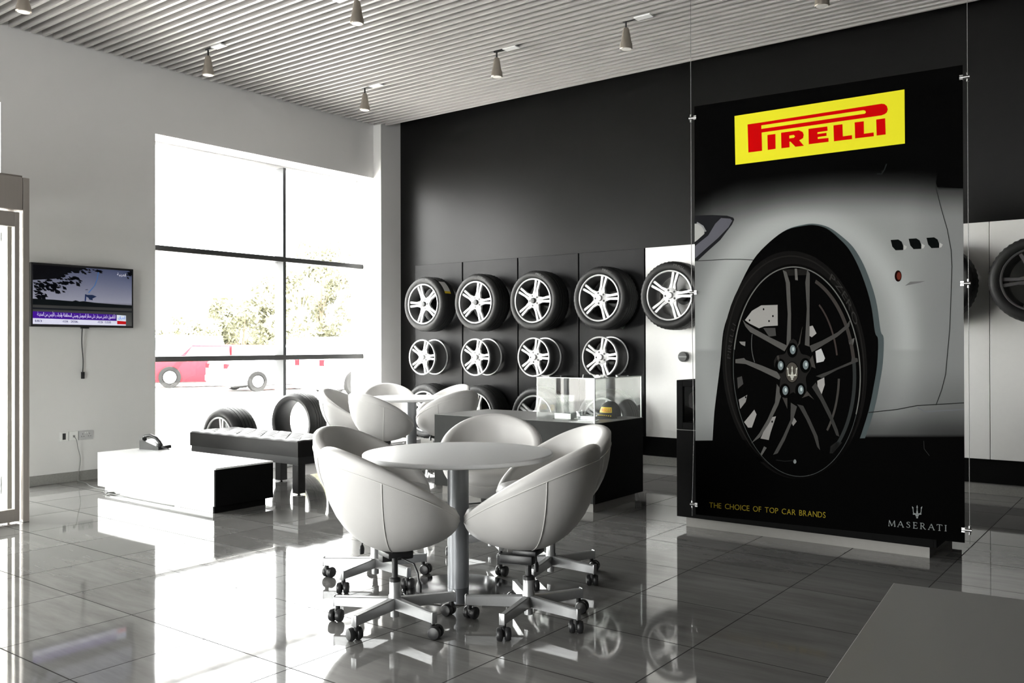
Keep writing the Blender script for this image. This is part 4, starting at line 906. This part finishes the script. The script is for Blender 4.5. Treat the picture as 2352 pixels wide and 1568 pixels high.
# ------------------------------------------------------------------ outside: cars and trees
def car(label, loc, head, L, Wd, H, colr, kind, grp='cars parked outside'):
    t = thing('parked_car', label, 'car', loc, head, grp); w = Wd / 2; cm = mat('car_paint_' + colr[0], colr[1], .45, spec=.08, var=.02); gm = mat('car_glass', (.03, .035, .04), .06, spec=.6)
    if kind == 'sedan': st = [(-.5, .55, .62), (-.485, .66, .7), (-.32, .68, .74), (-.18, .985, .0), (.10, 1.0, .0), (.26, .68, .72), (.46, .58, .62), (.5, .42, .5)]
    elif kind == 'suv': st = [(-.5, .62, .66), (-.49, .70, .72), (-.455, .97, 0), (.12, 1.0, 0), (.24, .66, .70), (.46, .60, .64), (.5, .45, .5)]
    else: st = [(-.5, .62, .62), (-.49, .64, .64), (-.10, .64, .64), (-.08, .98, 0), (.12, 1.0, 0), (.24, .66, .68), (.46, .60, .62), (.5, .45, .5)]
    zb = .20
    def belt(q): return H * .66 * (1 if abs(q) < .46 else .92)
    secs = []
    for q, top, _ in st:
        x = q * L; zt_ = top * H; be = min(H * .64, zt_); ww = w * (1 if abs(q) < .44 else .90); tw = ww * (.80 if zt_ > be + .05 else .95)
        half = [(ww * .92, zb), (ww, zb + .18), (ww, be - .08), (ww * .97, be), (tw, max(be, zt_ - .05)), (tw * .82, zt_)]
        secs.append([(x, y, z) for y, z in half] + [(x, -y, z) for y, z in half[::-1]])
    m = len(secs[0]); b = MB(); b.add([p for s_ in secs for p in s_], [(i * m + j, i * m + (j + 1) % m, (i + 1) * m + (j + 1) % m, (i + 1) * m + j) for i in range(len(secs) - 1) for j in range(m)] + [tuple(range(m)), tuple(range((len(secs) - 1) * m, len(secs) * m))[::-1]])
    b.build('body', cm, t, 35)
    wr = .31 if kind == 'sedan' else .36; xa = .29 * L
    roof0 = [s_ for s_ in st if s_[1] > .9][0][0] * L; roof1 = [s_ for s_ in st if s_[1] > .9][-1][0] * L
    for sd in (-1, 1):
        for a0, a1 in ((roof0 + .10, (roof0 + roof1) / 2 - .04), ((roof0 + roof1) / 2 + .04, roof1 + .02)):
            k0 = -.22 if a0 < roof0 + .2 and kind == 'sedan' else -.02; k1 = .28 if a1 > roof1 else 0
            vs = [(a0 + k0, sd * w * .985, H * .66), (a1 + k1, sd * w * .985, H * .66), (a1, sd * w * .845, H * .94), (a0, sd * w * .845, H * .94)]
            MB().add(vs + [(x, y * .9, z) for x, y, z in vs], [(0, 1, 2, 3), (4, 5, 6, 7), (0, 1, 5, 4), (1, 2, 6, 5), (2, 3, 7, 6), (3, 0, 4, 7)]).build('side_window', gm, t)
        for x in (-xa, xa):
            wl_ = MB().lathe([(0, -.09), (wr * .96, -.09), (wr, -.07), (wr, .07), (wr * .95, .095), (wr * .66, .095), (wr * .66, .07), (0, .07)], 28, M.Translation((x, sd * (w - .06), wr)) @ M.Rotation(-sd * pi / 2, 4, 'X')).build('wheel', mat('car_tyre', (.012, .012, .012), .7, spec=.05), t, 40)
            hc = MB().lathe([(0, .07), (wr * .58, .07), (wr * .56, .10), (wr * .2, .112), (0, .114)], 28, M.Translation((x, sd * (w - .06), wr)) @ M.Rotation(-sd * pi / 2, 4, 'X'))
            hc.build('hub_cap', RIMM, wl_, 40)
            hh_ = MB()
            for k in range(9):
                a = k * 2 * pi / 9; hh_.box(-.012, .012, wr * .34, wr * .52, .098, .116, M.Translation((x, sd * (w - .06), wr)) @ M.Rotation(-sd * pi / 2, 4, 'X') @ M.Rotation(a, 4, 'Z'))
            hh_.build('hub_slots', BLACKP, wl_)
        MB().box(-.5 * L - .012, -.5 * L + .06, sd * w * .62, sd * w * .90, H * .50, H * .60).build('tail_lamp', mat('tail_lamp_red', (.3, .014, .018), .6, spec=0), t)
        MB().box(.5 * L - .10, .5 * L + .012, sd * w * .58, sd * w * .90, H * .36, H * .46).build('headlamp', mat('headlamp_glass', (.7, .72, .74), .1), t)
        MB().box(roof1 + .22, roof1 + .36, sd * (w + .02), sd * (w + .16), H * .66, H * .76, ch=.02).build('mirror', cm, t)
    z0, z1 = H * .68, H * .95
    q0 = [s_ for s_ in st if s_[1] > .9][0][0]; 
    MB().box(-.5 * L - .05, -.5 * L + .03, -w * .86, w * .86, .32, .50, ch=.02).build('rear_bumper', cm if kind != 'pickup' else RIMB, t)
    MB().box(.5 * L - .03, .5 * L + .05, -w * .86, w * .86, .24, .46, ch=.02).build('front_bumper', cm, t)
    MB().box(-.44 * L, .44 * L, -w * .7, w * .7, .16, .24).box(-.42 * L, -.30 * L, -w * .25, w * .15, .10, .2).build('underbody', BLACKP, t)
    return t
GZ = -.08
FW = RAD(37.08) + pi / 2      # heading of the view direction
WH = ('white', (.85, .85, .85)); FC = 'cars parked outside'
for px, d, hd, a in ((478, 30.6, 110, ('red hatchback parked outside the big window', 4.2, 1.7, 1.46, ('red', (.5, .012, .018)), 'suv')), (649, 28.5, -48, ('white saloon outside, its boot overlapping the red hatchback', 4.4, 1.72, 1.42, WH, 'sedan')),
                     (872, 26.0, -48, ('white four wheel drive outside, cut off by the window jamb', 4.6, 1.78, 1.68, WH, 'suv')), (700, 36.0, -48, ('white pickup outside, its roof rising behind the white saloon', 4.9, 1.75, 1.72, WH, 'pickup')), (385, 37.0, 100, ('white van roof showing behind the red hatchback', 4.6, 1.8, 1.85, WH, 'suv'))):
    p = at_d(px, 800, d); car(a[0], (p.x, p.y, GZ), FW + RAD(hd), *a[1:])
LEAF = [mat('leaf_a', (.17, .17, .11), .7, var=.3, scale=3), mat('leaf_b', (.22, .215, .14), .7, var=.3, scale=3)]
BARK = mat('bark', (.22, .18, .13), .9, var=.3)
tr = [(395, 38, 2.3, 3.0, 'low tree outside beside the television wall'), (470, 40, 2.7, 3.4, 'rounded tree outside above the red hatchback'), (560, 41, 3.9, 3.4, 'tree outside above the white saloon'), (628, 40, 4.9, 3.0, 'taller tree outside just before the window mullion'),
      (690, 37, 6.2, 3.0, 'tall leafy tree outside just past the window mullion'), (742, 39, 6.4, 2.4, 'slim tree outside above the four wheel drive'), (815, 38, 6.6, 2.6, 'tall tree outside beside the window jamb'), (10, 34, 4.6, 3.5, 'tree outside beyond the entrance door')]
for (px, d, h, w, lab) in tr:
    d += 5; h *= 1.1
    p = at_d(px, 800, d); t = thing('garden_tree', lab, 'tree', (p.x, p.y, GZ), random.uniform(0, 6), 'trees across the car park')
    b = MB().tube([(0, 0, 0), (.08, .03, h * .25), (-.05, .1, h * .5), (.1, 0, h * .8)], .07, 8)
    for k in range(7): a = k * .9; b.tube([(0, .05, h * (.18 + .05 * k)), (w * .2 * cos(a), w * .2 * sin(a), h * (.4 + .05 * k)), (w * .36 * cos(a), w * .36 * sin(a), h * (.55 + .05 * k))], .03, 6)
    b.build('trunk', BARK, t, 60); f = MB(); rn = random.Random(int(px))
    cl = [(rn.uniform(-.42, .42) * w, rn.uniform(-.42, .42) * w, h * rn.uniform(.2, .86), rn.uniform(.24, .5)) for _ in range(26)]
    for k in range(4200):
        cx_, cy_, cz_, cr_ = rn.choice(cl); q = V((rn.gauss(0, 1), rn.gauss(0, 1), rn.gauss(0, .9))).normalized() * cr_ * rn.uniform(.6, 1.1) + V((cx_, cy_, cz_)); q.z = max(q.z, .15)
        u = V((rn.uniform(-1, 1), rn.uniform(-1, 1), rn.uniform(-1, 1))).normalized(); v_ = u.orthogonal().normalized(); s = rn.uniform(.08, .17)
        f.add([q, q + u * s + v_ * s * .45, q + u * s * 2, q + u * s - v_ * s * .45], [(0, 1, 2, 3)])
    f.build('crown', LEAF[int(px) % 2], t)
